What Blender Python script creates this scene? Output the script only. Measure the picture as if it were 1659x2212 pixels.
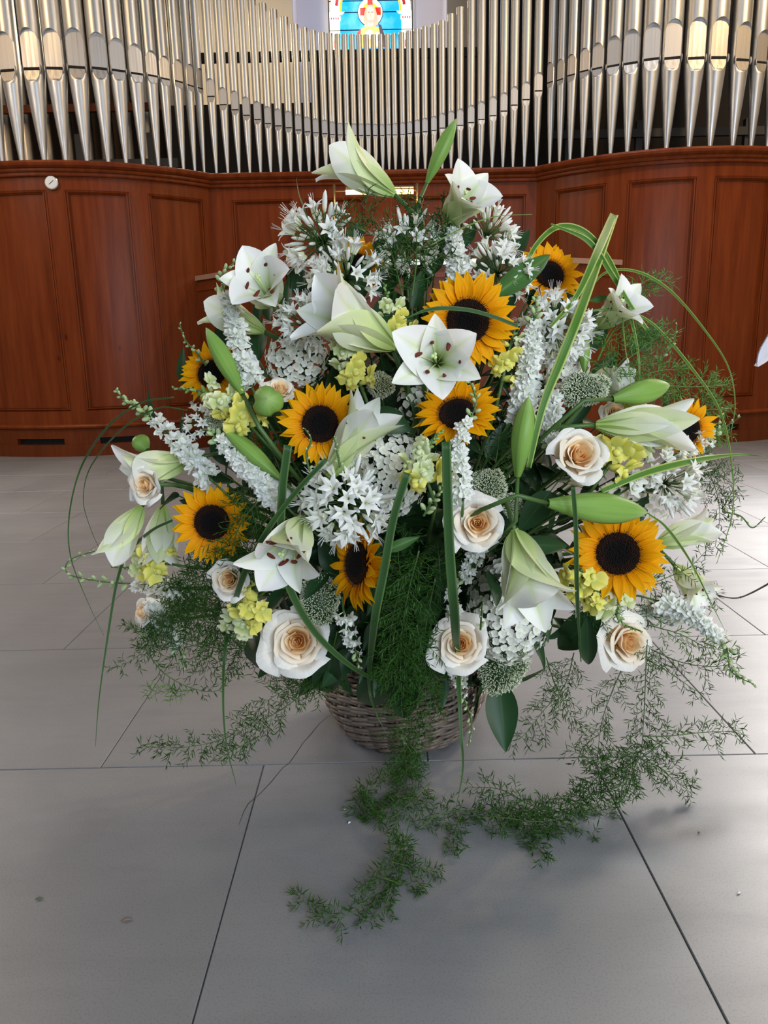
import bpy, math, random
import numpy as np
from mathutils import Vector, Matrix
random.seed(7); np.random.seed(7)
PI = math.pi
SC = bpy.context.scene
COL = SC.collection
for o in list(bpy.data.objects): bpy.data.objects.remove(o)

# ------------------------------------------------------------------ camera
TH, RO, FP = 0.2219, 0.0209, 1600.0
CAM = Vector((0, 0, 1.0))
_f = Vector((0, math.cos(TH), -math.sin(TH))); _r = Vector((1, 0, 0)); _u = Vector((0, math.sin(TH), math.cos(TH)))
RT = _r * math.cos(RO) - _u * math.sin(RO); UP = _r * math.sin(RO) + _u * math.cos(RO); FW = _f
cd = bpy.data.cameras.new('camera'); cam = bpy.data.objects.new('camera', cd); COL.objects.link(cam)
cd.sensor_fit = 'VERTICAL'; cd.sensor_height = 36; cd.sensor_width = 27; cd.lens = 36 * FP / 2212; cd.clip_start = .05
cam.matrix_world = Matrix(((RT.x, UP.x, -FW.x, CAM.x), (RT.y, UP.y, -FW.y, CAM.y), (RT.z, UP.z, -FW.z, CAM.z), (0, 0, 0, 1)))
SC.camera = cam

# ------------------------------------------------------------------ light and exposure
SC.view_settings.view_transform = 'Standard'; SC.view_settings.look = 'None'
SC.view_settings.gamma = 1; SC.view_settings.use_curve_mapping = False
SC.view_settings.exposure = 0.15
wd = bpy.data.worlds.new('world'); SC.world = wd; wd.use_nodes = True
wd.node_tree.nodes['Background'].inputs[0].default_value = (.64, .80, 1.0, 1)
wd.node_tree.nodes['Background'].inputs[1].default_value = .13

def area(name, loc, target, sx, sy, power, col, spread=180):
    l = bpy.data.lights.new(name, 'AREA'); l.shape = 'RECTANGLE'; l.size = sx; l.size_y = sy; l.energy = power; l.color = col
    o = bpy.data.objects.new(name, l); COL.objects.link(o); o.location = loc
    o.rotation_euler = (Vector(target) - Vector(loc)).to_track_quat('-Z', 'Y').to_euler(); l.spread = math.radians(spread); return o
def lamp(name, loc, power, col, rad=.12):
    l = bpy.data.lights.new(name, 'POINT'); l.energy = power; l.color = col; l.shadow_soft_size = rad
    o = bpy.data.objects.new(name, l); COL.objects.link(o); o.location = loc; return o
area('window_light_right', (4.0, 5.6, 3.3), (2.5, 3.5, .0), 1.4, 1.6, 62, (1.0, .95, .91), 50)
area('window_light_rear', (1.5, -3.4, 2.0), (0, 3, 1.0), 2.4, 1.8, 185, (.72, .85, 1.0))
area('fill_light_front', (3.2, -2.0, 2.7), (0.2, 2.0, .9), 1.4, 1.4, 84, (1.0, .96, .90))  # unseen fill added to brighten the flowers from the front right
area('fill_light_back_right', (5.0, 5.4, 2.8), (2.4, 4.0, .0), 1.2, 1.6, 54, (1.0, .95, .90), 100)  # added low fill, lifts the far right floor and the wood there
area('fill_light_back_left', (-4.8, 5.4, 2.8), (-2.6, 4.0, .0), 1.2, 1.6, 26, (1.0, .88, .78), 100)  # unseen warm counterpart, added to lift the floor at the back left
area('fill_light_left', (-4.6, 3.6, 3.9), (-2.2, 4.6, 0), 1.6, 2.0, 60, (1.0, .93, .86))  # added area fill aimed at the far left floor
area('window_light_high', (1.4, 5.0, 6.2), (0.9, 2.9, .4), 2.2, 1.4, 85, (1.0, .98, .95))
lamp('ceiling_lamp_left', (-3.9, 4.6, 5.2), 160, (1.0, .66, .30))
lamp('ceiling_lamp_right', (3.9, 4.6, 5.2), 300, (1.0, .68, .33))
lamp('niche_fill', (-.15, 11.0, 5.6), 15, (.86, .88, 1.0), .3)  # added point fill that brightens the niche walls; no lamp stands there
lamp('organ_loft_lamp', (-1.9, 9.6, 4.6), 120, (1.0, .80, .50), .2)

# ------------------------------------------------------------------ pixels to points at real distances
def ray(px, py):
    return (RT * ((px - 829.5) / FP) + UP * (-(py - 1106) / FP) + FW).normalized()
def WY(px, py, Y):
    d = ray(px, py); return CAM + d * (Y / d.y)
def WF(px, py, z=.0):
    d = ray(px, py); return CAM + d * ((z - 1.0) / d.z)
def proj(p):
    q = p - CAM; w = q.dot(FW); return 829.5 + FP * q.dot(RT) / w, 1106 - FP * q.dot(UP) / w
EC = Vector((.05, 1.80, .80)); ER = (.74, .50, .62)                # the dome that the flowers make
def dome(px, py, off=0.0):
    d = ray(px, py)
    o = Vector(((CAM.x - EC.x) / ER[0], (CAM.y - EC.y) / ER[1], (CAM.z - EC.z) / ER[2]))
    e = Vector((d.x / ER[0], d.y / ER[1], d.z / ER[2]))
    a = e.dot(e); b = o.dot(e); c = o.dot(o) - 1; D = b * b - a * c
    t = (-b - math.sqrt(D)) / a if D > 0 else -b / a
    return CAM + d * (t - off)
def PT(q, off=0.0):
    """(px, py) on the dome, (px, py, 'F') on the floor, (px, py, Y) at depth Y, (px, py, None, off)"""
    if isinstance(q, Vector): return q
    if len(q) == 2: return dome(q[0], q[1], off)
    if q[2] == 'F': return WF(q[0], q[1], q[3] if len(q) > 3 else .012)
    if q[2] is None: return dome(q[0], q[1], q[3])
    return WY(q[0], q[1], q[2])
def PXS(p): return (p - CAM).dot(FW) / FP                           # metres per pixel at p
def facing(p, ax, ay, k=1.0):
    d = (p - CAM).normalized()
    return (-d * k + RT * ax + UP * ay).normalized()
def basis(z, roll=0.0, hint=None):
    z = z.normalized(); h = hint or UP
    x = h.cross(z)
    if x.length < 1e-3: x = RT.copy()
    x.normalize(); y = z.cross(x)
    m = Matrix((x, y, z)).transposed()
    return m @ Matrix.Rotation(roll, 3, 'Z')
def curve(pts, n):
    """Catmull-Rom through pts, n points evenly spaced"""
    P = [pts[0] * 2 - pts[1]] + list(pts) + [pts[-1] * 2 - pts[-2]]
    out = []
    for i in range(1, len(P) - 2):
        a, b, c, d = P[i - 1], P[i], P[i + 1], P[i + 2]
        for k in range(12):
            t = k / 12
            out.append(.5 * ((2 * b) + (c - a) * t + (2 * a - 5 * b + 4 * c - d) * t * t + (3 * b - a - 3 * c + d) * t ** 3))
    out.append(P[-2])
    L = [0]
    for i in range(1, len(out)): L.append(L[-1] + (out[i] - out[i - 1]).length)
    res = []; j = 0
    for k in range(n):
        s = L[-1] * k / (n - 1)
        while j < len(L) - 2 and L[j + 1] < s: j += 1
        t = (s - L[j]) / max(L[j + 1] - L[j], 1e-9)
        res.append(out[j].lerp(out[j + 1], min(max(t, 0), 1)))
    return res, L[-1]

# ------------------------------------------------------------------ mesh builder
class MB:
    def __init__(s): s.v = []; s.f = []; s.uv = []; s.mi = []; s.cm = 0
    def add(s, V, F, UV=None):
        b = len(s.v); s.v += [tuple(x) for x in V]; s.uv += UV if UV else [(0.5, 0.5)] * len(V)
        s.f += [tuple(b + i for i in f) for f in F]; s.mi += [s.cm] * len(F)
    def sheet(s, nu, nv, fn):
        V = []; UV = []
        for j in range(nv + 1):
            for i in range(nu + 1):
                u, v = i / nu, j / nv; V.append(fn(u, v)); UV.append((u, v))
        F = [(j * (nu + 1) + i, j * (nu + 1) + i + 1, (j + 1) * (nu + 1) + i + 1, (j + 1) * (nu + 1) + i) for j in range(nv) for i in range(nu)]
        s.add(V, F, UV)
    def tube(s, pts, rad, n=6, caps=True):
        V = []; UV = []; m = len(pts); x = None
        for k, p in enumerate(pts):
            t = (pts[min(k + 1, m - 1)] - pts[max(k - 1, 0)]).normalized()
            if x is None: x = t.orthogonal().normalized()
            x = (x - t * x.dot(t)).normalized(); y = t.cross(x)
            r = rad(k / (m - 1)) if callable(rad) else rad
            for i in range(n):
                a = 2 * PI * i / n; V.append(p + (x * math.cos(a) + y * math.sin(a)) * r); UV.append((i / n, k / (m - 1)))
        F = [(k * n + i, k * n + (i + 1) % n, (k + 1) * n + (i + 1) % n, (k + 1) * n + i) for k in range(m - 1) for i in range(n)]
        if caps: F += [tuple(range(n - 1, -1, -1)), tuple((m - 1) * n + i for i in range(n))]
        s.add(V, F, UV)
    def ball(s, c, r, nu=8, nv=6, ax=None):
        rx, ry, rz = r if hasattr(r, '__len__') else (r, r, r)
        M = basis(ax) if ax else Matrix.Identity(3); c = Vector(c)
        V = []; UV = []
        for j in range(nv + 1):
            for i in range(nu):
                a = 2 * PI * i / nu; b = PI * j / nv
                V.append(c + M @ Vector((rx * math.sin(b) * math.cos(a), ry * math.sin(b) * math.sin(a), -rz * math.cos(b)))); UV.append((i / nu, j / nv))
        s.add(V, [(j * nu + i, j * nu + (i + 1) % nu, (j + 1) * nu + (i + 1) % nu, (j + 1) * nu + i) for j in range(nv) for i in range(nu)], UV)
    def box(s, a, b, M=None):
        x0, y0, z0 = a; x1, y1, z1 = b
        V = [Vector(q) for q in ((x0, y0, z0), (x1, y0, z0), (x1, y1, z0), (x0, y1, z0), (x0, y0, z1), (x1, y0, z1), (x1, y1, z1), (x0, y1, z1))]
        if M: V = [M @ q for q in V]
        s.add(V, [(0, 3, 2, 1), (4, 5, 6, 7), (0, 1, 5, 4), (1, 2, 6, 5), (2, 3, 7, 6), (3, 0, 4, 7)])
    def mesh(s, name, mats, smooth=True):
        me = bpy.data.meshes.new(name); me.from_pydata(s.v, [], s.f)
        uv = me.uv_layers.new(name='UVMap')
        li = np.empty(len(me.loops), dtype=np.int32); me.loops.foreach_get('vertex_index', li)
        uv.data.foreach_set('uv', np.array(s.uv, dtype=np.float32)[li].ravel())
        if not isinstance(mats, (list, tuple)): mats = [mats]
        for m in mats: me.materials.append(m)
        if len(mats) > 1: me.polygons.foreach_set('material_index', s.mi)
        if smooth: me.polygons.foreach_set('use_smooth', [True] * len(me.polygons))
        me.update(); return me

def ob(name, me, parent=None, M=None, **kw):
    o = bpy.data.objects.new(name, me); COL.objects.link(o)
    if parent is not None: o.parent = parent
    if M is not None: o.matrix_local = M
    for k, v in kw.items(): o[k] = v
    return o
def thing(name, label, cat, M=None, group=None, me=None):
    o = bpy.data.objects.new(name, me); COL.objects.link(o); o['label'] = label; o['category'] = cat
    if group: o['group'] = group
    if M is not None: o.matrix_world = M
    if me is None: o.empty_display_size = .02
    return o
def TRS(p, R=None, s=1.0):
    R = R or Matrix.Identity(3)
    M = R.to_4x4() @ (Matrix.Diagonal((s, s, s, 1)) if not hasattr(s, '__len__') else Matrix.Diagonal((*s, 1)))
    M.translation = p; return M
def jit(a): return random.uniform(-a, a)

# ------------------------------------------------------------------ materials
def new_mat(name):
    m = bpy.data.materials.new(name); m.use_nodes = True; nt = m.node_tree; nt.nodes.clear()
    out = nt.nodes.new('ShaderNodeOutputMaterial'); b = nt.nodes.new('ShaderNodeBsdfPrincipled'); nt.links.new(b.outputs[0], out.inputs[0])
    return m, nt, b, out
def ramp(nt, stops, fac=None):
    r = nt.nodes.new('ShaderNodeValToRGB'); e = r.color_ramp.elements
    while len(e) < len(stops): e.new(.5)
    for el, (p, c) in zip(e, stops): el.position = p; el.color = (*c, 1)
    if fac is not None: nt.links.new(fac, r.inputs[0])
    return r
def noise(nt, scale, detail=3, vec=None, rough=.5):
    n = nt.nodes.new('ShaderNodeTexNoise'); n.inputs['Scale'].default_value = scale; n.inputs['Detail'].default_value = detail; n.inputs['Roughness'].default_value = rough
    if vec is not None: nt.links.new(vec, n.inputs['Vector'])
    return n
def mixc(nt, a, b, fac, mode='MIX'):
    m = nt.nodes.new('ShaderNodeMix'); m.data_type = 'RGBA'; m.blend_type = mode
    for sock, val in ((m.inputs[0], fac), (m.inputs[6], a), (m.inputs[7], b)):
        if hasattr(val, 'links'): nt.links.new(val, sock)
        elif isinstance(val, (int, float)): sock.default_value = val
        else: sock.default_value = (*val, 1)
    return m.outputs[2]
def math_(nt, op, a, b=None):
    m = nt.nodes.new('ShaderNodeMath'); m.operation = op
    for k, val in enumerate((a, b)):
        if val is None: continue
        if hasattr(val, 'links'): nt.links.new(val, m.inputs[k])
        else: m.inputs[k].default_value = val
    return m.outputs[0]
def bump(nt, b, h, strength=.3, dist=.01):
    n = nt.nodes.new('ShaderNodeBump'); n.inputs['Strength'].default_value = strength; n.inputs['Distance'].default_value = dist
    nt.links.new(h, n.inputs['Height']); nt.links.new(n.outputs[0], b.inputs['Normal'])

def petal_mat(name, along, rib=None, back=None, trans=.35, rough=.5, ribw=.12, stripes=0.0, edge=None, spec=.25):
    """colour along the petal, a midrib colour, an outer-side colour; light passes through"""
    m, nt, b, out = new_mat(name)
    uv = nt.nodes.new('ShaderNodeUVMap'); sp = nt.nodes.new('ShaderNodeSeparateXYZ'); nt.links.new(uv.outputs[0], sp.inputs[0])
    c = ramp(nt, along, sp.outputs[1]).outputs[0]
    du = math_(nt, 'ABSOLUTE', math_(nt, 'SUBTRACT', sp.outputs[0], .5))
    if rib or back:
        geo = nt.nodes.new('ShaderNodeNewGeometry')
        if back: c = mixc(nt, c, ramp(nt, back, sp.outputs[1]).outputs[0], geo.outputs['Backfacing'])
    if rib:
        rf = ramp(nt, [(0, (1, 1, 1)), (ribw, (.55, .55, .55)), (ribw * 3, (0, 0, 0))], du).outputs[0]
        c = mixc(nt, c, rib, math_(nt, 'MULTIPLY', rf, ramp(nt, [(0, (1, 1, 1)), (.6, (.75, .75, .75)), (1, (.2, .2, .2))], sp.outputs[1]).outputs[0]))
    if edge:
        ef = ramp(nt, [(.28, (0, 0, 0)), (.42, (1, 1, 1))], du).outputs[0]
        c = mixc(nt, c, edge, ef)
    if stripes:
        mp = nt.nodes.new('ShaderNodeMapping'); mp.inputs['Scale'].default_value = (22, 1.2, 1); nt.links.new(uv.outputs[0], mp.inputs[0])
        nz = noise(nt, 1.0, 2, mp.outputs[0])
        c = mixc(nt, c, (.35, .30, .25), math_(nt, 'MULTIPLY', ramp(nt, [(.45, (0, 0, 0)), (.75, (1, 1, 1))], nz.outputs[0]).outputs[0], stripes), 'MULTIPLY')
        bump(nt, b, nz.outputs[0], .35, .002)
    nt.links.new(c, b.inputs['Base Color']); b.inputs['Roughness'].default_value = rough
    b.inputs['Specular IOR Level'].default_value = spec
    if trans:
        t = nt.nodes.new('ShaderNodeBsdfTranslucent'); nt.links.new(c, t.inputs[0])
        mx = nt.nodes.new('ShaderNodeMixShader'); mx.inputs[0].default_value = trans
        nt.links.new(b.outputs[0], mx.inputs[1]); nt.links.new(t.outputs[0], mx.inputs[2]); nt.links.new(mx.outputs[0], out.inputs[0])
    return m
def plain(name, col, rough=.5, metal=0.0, spec=.4, emit=None, nz=0.0, scale=20, bmp=0.0):
    m, nt, b, out = new_mat(name)
    b.inputs['Base Color'].default_value = (*col, 1); b.inputs['Roughness'].default_value = rough; b.inputs['Metallic'].default_value = metal
    b.inputs['Specular IOR Level'].default_value = spec
    if nz or bmp:
        tc = nt.nodes.new('ShaderNodeTexCoord'); n = noise(nt, scale, 4, tc.outputs['Object'])
        if nz: nt.links.new(mixc(nt, col, tuple(c * (1 - nz) for c in col), n.outputs[0]), b.inputs['Base Color'])
        if bmp: bump(nt, b, n.outputs[0], bmp, .003)
    if emit:
        b.inputs['Emission Color'].default_value = (*col, 1); b.inputs['Emission Strength'].default_value = emit
    return m

M = {}
W = (.90, .90, .86)
M['sun'] = petal_mat('sunflower_petal', [(0, (.84, .27, .002)), (.4, (.97, .41, .003)), (1, (.98, .50, .006))], trans=.30, spec=.08, stripes=.55, back=[(0, (.75, .36, .02)), (1, (.85, .45, .03))])
M['lily'] = petal_mat('lily_petal', [(0, (.60, .72, .24)), (.16, (.86, .90, .66)), (.36, (.95, .94, .90)), (1, (.96, .95, .93))], rib=(.66, .78, .30), back=[(0, (.42, .56, .16)), (.35, (.78, .82, .52)), (.75, (.90, .90, .82)), (1, (.92, .92, .86))], trans=.30, rough=.38, ribw=.05)
M['lilygreen'] = petal_mat('lily_sepal', [(0, (.60, .72, .24)), (.2, (.86, .90, .66)), (.45, (.94, .93, .88)), (1, (.93, .93, .84))], rib=(.50, .66, .16), back=[(0, (.34, .50, .12)), (.4, (.70, .78, .38)), (1, (.80, .84, .60))], trans=.28, rough=.38, ribw=.07)
M['bud'] = petal_mat('lily_bud_skin', [(0, (.15, .28, .05)), (.4, (.22, .38, .075)), (.8, (.23, .40, .08)), (1, (.36, .52, .18))], trans=.12, rough=.4, stripes=.25)
M['anther'] = plain('anther', (.13, .018, .008), .8)
M['pistil'] = plain('pistil', (.60, .72, .30), .4)
M['stem'] = plain('green_stem', (.075, .155, .035), .45, nz=.4, scale=30)
M['disc'] = None
M['rose_in'] = petal_mat('rose_inner', [(0, (1.0, .66, .28)), (.5, (1.0, .70, .34)), (1, (1.0, .82, .54))], trans=.42)
M['rose_mid'] = petal_mat('rose_middle', [(0, (.99, .70, .38)), (.55, (.98, .80, .56)), (1, (.97, .88, .74))], trans=.3)
M['rose_out'] = petal_mat('rose_outer', [(0, (.92, .78, .52)), (.4, (.96, .88, .74)), (1, (.97, .94, .88))], trans=.3, stripes=.12)
M['agap'] = petal_mat('agapanthus_petal', [(0, (.72, .76, .48)), (.35, (.90, .90, .82)), (1, (.94, .94, .92))], trans=.3)
M['lark'] = petal_mat('larkspur_petal', [(0, (.66, .76, .46)), (.3, (.90, .92, .84)), (1, (.95, .95, .92))], trans=.35)
M['larkbud'] = petal_mat('larkspur_bud', [(0, (.20, .34, .10)), (.5, (.42, .55, .25)), (1, (.62, .72, .48))], trans=.15)
M['snapy'] = petal_mat('snapdragon_yellow', [(0, (.60, .68, .26)), (.5, (.86, .80, .14)), (1, (.94, .88, .30))], trans=.3)
M['snapw'] = petal_mat('snapdragon_pale', [(0, (.45, .58, .16)), (.5, (.74, .80, .42)), (1, (.84, .87, .62))], trans=.3)
M['snapbud'] = petal_mat('snapdragon_bud', [(0, (.12, .24, .05)), (1, (.36, .50, .18))], trans=.1)
M['hyd'] = petal_mat('hydrangea_petal', [(0, (.76, .80, .56)), (.4, (.88, .88, .80)), (1, (.90, .90, .86))], trans=.3)
M['trach'] = petal_mat('trachelium_tips', [(0, (.12, .20, .07)), (.6, (.22, .30, .14)), (.80, (.60, .64, .42)), (1, (.92, .94, .80))], trans=.1)
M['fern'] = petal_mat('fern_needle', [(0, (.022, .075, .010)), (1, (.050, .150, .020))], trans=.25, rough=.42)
M['fernpale'] = petal_mat('fern_needle_light', [(0, (.10, .22, .04)), (1, (.17, .32, .07))], trans=.3, rough=.42)  # needles in a lighter green
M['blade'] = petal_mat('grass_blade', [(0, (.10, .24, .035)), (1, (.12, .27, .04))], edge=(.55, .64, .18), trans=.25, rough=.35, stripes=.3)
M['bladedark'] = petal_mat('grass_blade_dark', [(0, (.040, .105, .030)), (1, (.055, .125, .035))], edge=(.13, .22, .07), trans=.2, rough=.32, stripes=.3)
M['leaf'] = petal_mat('dark_leaf', [(0, (.018, .055, .018)), (1, (.022, .065, .02))], rib=(.04, .10, .03), trans=.08, rough=.42, ribw=.02)
M['leafmid'] = petal_mat('mid_leaf', [(0, (.05, .13, .03)), (1, (.06, .15, .035))], rib=(.13, .24, .07), trans=.15, rough=.4, ribw=.03)
M['dry'] = plain('dry_stalk', (.20, .13, .06), .6)
def disc_mat():
    m, nt, b, out = new_mat('sunflower_disc')
    uv = nt.nodes.new('ShaderNodeUVMap'); sp = nt.nodes.new('ShaderNodeSeparateXYZ'); nt.links.new(uv.outputs[0], sp.inputs[0])
    tc = nt.nodes.new('ShaderNodeTexCoord'); vo = nt.nodes.new('ShaderNodeTexVoronoi'); vo.inputs['Scale'].default_value = 34; nt.links.new(tc.outputs['Object'], vo.inputs['Vector'])
    c = ramp(nt, [(0, (.008, .006, .007)), (.42, (.010, .007, .007)), (.62, (.045, .014, .006)), (.9, (.060, .020, .008)), (1, (.16, .07, .01))], sp.outputs[1]).outputs[0]
    c2 = mixc(nt, c, (.25, .25, .25), ramp(nt, [(.1, (0, 0, 0)), (.6, (.7, .7, .7))], vo.outputs[0]).outputs[0], 'MULTIPLY')
    nt.links.new(c2, b.inputs['Base Color']); b.inputs['Roughness'].default_value = .85; b.inputs['Specular IOR Level'].default_value = .2
    bump(nt, b, math_(nt, 'SUBTRACT', 1.0, vo.outputs[0]), .8, .05); return m
M['disc'] = disc_mat()
def wood_mat(name, c0, c1, rough=.30):
    m, nt, b, out = new_mat(name)
    tc = nt.nodes.new('ShaderNodeTexCoord'); mp = nt.nodes.new('ShaderNodeMapping'); mp.inputs['Scale'].default_value = (7, 7, .55); nt.links.new(tc.outputs['Object'], mp.inputs[0])
    n1 = noise(nt, 2.2, 5, mp.outputs[0], .6); n2 = noise(nt, 22, 3, mp.outputs[0])
    c = mixc(nt, c0, c1, ramp(nt, [(.3, (0, 0, 0)), (.7, (1, 1, 1))], n1.outputs[0]).outputs[0])
    c = mixc(nt, c, (.72, .66, .62), math_(nt, 'MULTIPLY', n2.outputs[0], .45), 'MULTIPLY')
    vo = nt.nodes.new('ShaderNodeTexVoronoi'); vo.inputs['Scale'].default_value = 1.3
    mp2 = nt.nodes.new('ShaderNodeMapping'); mp2.inputs['Scale'].default_value = (1.6, 1.6, .8); nt.links.new(tc.outputs['Object'], mp2.inputs[0]); nt.links.new(mp2.outputs[0], vo.inputs['Vector'])
    c = mixc(nt, c, (.30, .18, .14), ramp(nt, [(.015, (.75, .75, .75)), (.045, (0, 0, 0))], vo.outputs[0]).outputs[0], 'MULTIPLY')
    nt.links.new(c, b.inputs['Base Color']); b.inputs['Roughness'].default_value = rough; b.inputs['Specular IOR Level'].default_value = .12
    bump(nt, b, n2.outputs[0], .05, .002); return m
M['wood'] = wood_mat('stained_wood', (.125, .023, .005), (.205, .044, .010), .33)
M['wooddark'] = wood_mat('stained_wood_dark', (.11, .024, .007), (.16, .038, .010), .38)
M['black'] = plain('black_gap', (.006, .005, .005), .8)
M['voidc'] = plain('interior_shade', (.020, .016, .014), .8)  # near-black base paints the unlit depth behind the front pipes
M['greybeam'] = plain('dusty_grey_wood', (.11, .10, .09), .7, nz=.4, scale=6)
def pipe_mat(name, col, rough):
    m, nt, b, out = new_mat(name)
    tc = nt.nodes.new('ShaderNodeTexCoord'); mp = nt.nodes.new('ShaderNodeMapping'); mp.inputs['Scale'].default_value = (60, 60, 1.2); nt.links.new(tc.outputs['Object'], mp.inputs[0])
    n = noise(nt, 1.0, 3, mp.outputs[0])
    nt.links.new(mixc(nt, col, tuple(c * .82 for c in col), n.outputs[0]), b.inputs['Base Color'])
    b.inputs['Metallic'].default_value = 1.0
    r = ramp(nt, [(.3, (rough * .8,) * 3), (.7, (rough * 1.25,) * 3)], n.outputs[0]); nt.links.new(r.outputs[0], b.inputs['Roughness']); return m
M['pipe'] = pipe_mat('pipe_metal', (.57, .575, .585), .42)
M['lip'] = pipe_mat('pipe_lip_metal', (.58, .56, .55), .50)
M['rearpipe'] = pipe_mat('old_pipe_metal', (.52, .48, .44), .42)
M['brass'] = plain('brass', (.80, .52, .20), .25, 1.0)
M['glow'] = plain('lamp_glow', (1.0, .72, .22), .5, emit=5.0)
M['chrome'] = plain('chrome', (.80, .80, .80), .22, 1.0)
M['plaster'] = plain('cream_plaster', (.50, .46, .42), .9, nz=.1, scale=3, bmp=.05)
M['niche'] = plain('pale_plaster', (.80, .78, .86), .9, nz=.08, scale=3, bmp=.05)
def tile_mat():
    m, nt, b, out = new_mat('stone_tile')
    g = nt.nodes.new('ShaderNodeNewGeometry'); oi = nt.nodes.new('ShaderNodeObjectInfo')
    n1 = noise(nt, 1.6, 4, g.outputs['Position'], .55); n2 = noise(nt, 260, 2, g.outputs['Position'])
    mp = nt.nodes.new('ShaderNodeMapping'); mp.inputs['Scale'].default_value = (1.2, 5.5, 1); mp.inputs['Rotation'].default_value = (0, 0, .12); nt.links.new(g.outputs['Position'], mp.inputs[0])
    n3 = noise(nt, 2.0, 5, mp.outputs[0], .6)
    c = mixc(nt, (.232, .239, .252), (.183, .190, .203), ramp(nt, [(.3, (0, 0, 0)), (.7, (1, 1, 1))], n1.outputs[0]).outputs[0])
    c = mixc(nt, c, (.84, .84, .85), ramp(nt, [(.48, (0, 0, 0)), (.72, (.7, .7, .7))], n3.outputs[0]).outputs[0], 'MULTIPLY')
    c = mixc(nt, c, (.74, .74, .74), ramp(nt, [(.5, (0, 0, 0)), (.68, (.6, .6, .6))], n2.outputs[0]).outputs[0], 'MULTIPLY')
    c = mixc(nt, c, (.93, .92, .92), oi.outputs['Random'], 'MULTIPLY')
    nt.links.new(c, b.inputs['Base Color'])
    nt.links.new(ramp(nt, [(.3, (.34,) * 3), (.7, (.46,) * 3)], n3.outputs[0]).outputs[0], b.inputs['Roughness'])
    bump(nt, b, n2.outputs[0], .12, .001); return m
M['tile'] = tile_mat()
M['grout'] = plain('grout', (.17, .165, .16), .9)
M['wicker'] = plain('grey_wicker', (.21, .16, .125), .42, nz=.55, scale=14, bmp=.2)
M['foam'] = plain('floral_foam', (.03, .07, .03), .9)
M['cloth'] = plain('white_cloth', (.80, .80, .90), .8)

# ================================================================== THE SETTING
# floor: grout bed and running-bond stone tiles
b = MB(); b.box((-6.5, -.7, -.06), (6.5, 12.4, -.005)); floor = ob('floor', b.mesh('floor', M['grout'], False)); floor['kind'] = 'structure'
TW, TD = .806, .746
b = MB(); g = .0013; hx, hy = TW / 2 - g, TD / 2 - g; c = .0016
V = [(-hx, -hy, -.02), (hx, -hy, -.02), (hx, hy, -.02), (-hx, hy, -.02), (-hx, -hy, -c), (hx, -hy, -c), (hx, hy, -c), (-hx, hy, -c),
     (-hx + c, -hy + c, 0), (hx - c, -hy + c, 0), (hx - c, hy - c, 0), (-hx + c, hy - c, 0)]
b.add(V, [(0, 3, 2, 1)] + [(i, (i + 1) % 4, 4 + (i + 1) % 4, 4 + i) for i in range(4)] + [(4 + i, 4 + (i + 1) % 4, 8 + (i + 1) % 4, 8 + i) for i in range(4)] + [(8, 9, 10, 11)])
tile_me = b.mesh('tile', M['tile'], False)
for r in range(-3, 11):
    y = 1.642 + (r + .5) * TD; x0 = .095 + (TW / 2 if r % 2 == 0 else 0)      # r = 0 is the row behind the basket front
    off = x0 + TW / 2 * (1 if r % 2 == 0 else 1)
    for k in range(-8, 8):
        x = .095 + (TW / 2 if r % 2 == 0 else 0) + k * TW
        if abs(x) < 6.1: ob('tile', tile_me, floor, TRS(Vector((x, y, 0))))
def crack(pts, w):
    b = MB(); P = [WF(px, py, .0004) for px, py in pts]; n = len(P); V = []
    for i, p in enumerate(P):
        t = (P[min(i + 1, n - 1)] - P[max(i - 1, 0)]).normalized(); s = Vector((-t.y, t.x, 0)) * w * (.5 + .5 * random.random()) * (.4 if i in (0, n - 1) else 1)
        V += [p - s, p + s]
    b.add(V, [(2 * i, 2 * i + 1, 2 * i + 3, 2 * i + 2) for i in range(n - 1)]); ob('crack', b.mesh('crack', M['black'], False), floor)
crack([(712, 1545), (690, 1563), (668, 1590), (655, 1604), (640, 1627), (625, 1648), (611, 1658), (585, 1690), (560, 1716), (537, 1735), (527, 1752), (516, 1782)], .0011)

# plan of the organ front: curved bay, straight middle, curved bay
BAY = {'L': (Vector((-3.1, 9.1, 0)), 1.9), 'R': (Vector((3.02, 9.1, 0)), 1.9)}
ZL = 2.665
def plan(bay, s, off=0.0, z=0.0):
    if bay == 'C': return Vector((s, 7.861 - off, z))
    c, R = BAY[bay]; return Vector((c.x + (R + off) * math.cos(s), c.y + (R + off) * math.sin(s), z))
def nrm(bay, s):
    return Vector((0, -1, 0)) if bay == 'C' else Vector((math.cos(s), math.sin(s), 0))
JA = math.asin(1.44 / 1.9)
LIM = {'L': (-PI / 2 - 1.05, -PI / 2 + JA), 'C': (-1.66, 1.58), 'R': (-PI / 2 - JA, -PI / 2 + 1.05)}
def s_of(bay, px, z, off=0.0):
    a, c = LIM[bay]; a, c = (a - .3, c + .3); best = None
    for k in range(601):
        s = a + (c - a) * k / 600; d = abs(proj(plan(bay, s, off, z))[0] - px)
        if bay == 'L' and s < -PI / 2 - 1.0: continue
        if best is None or d < best[0]: best = (d, s)
    return best[1]
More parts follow.
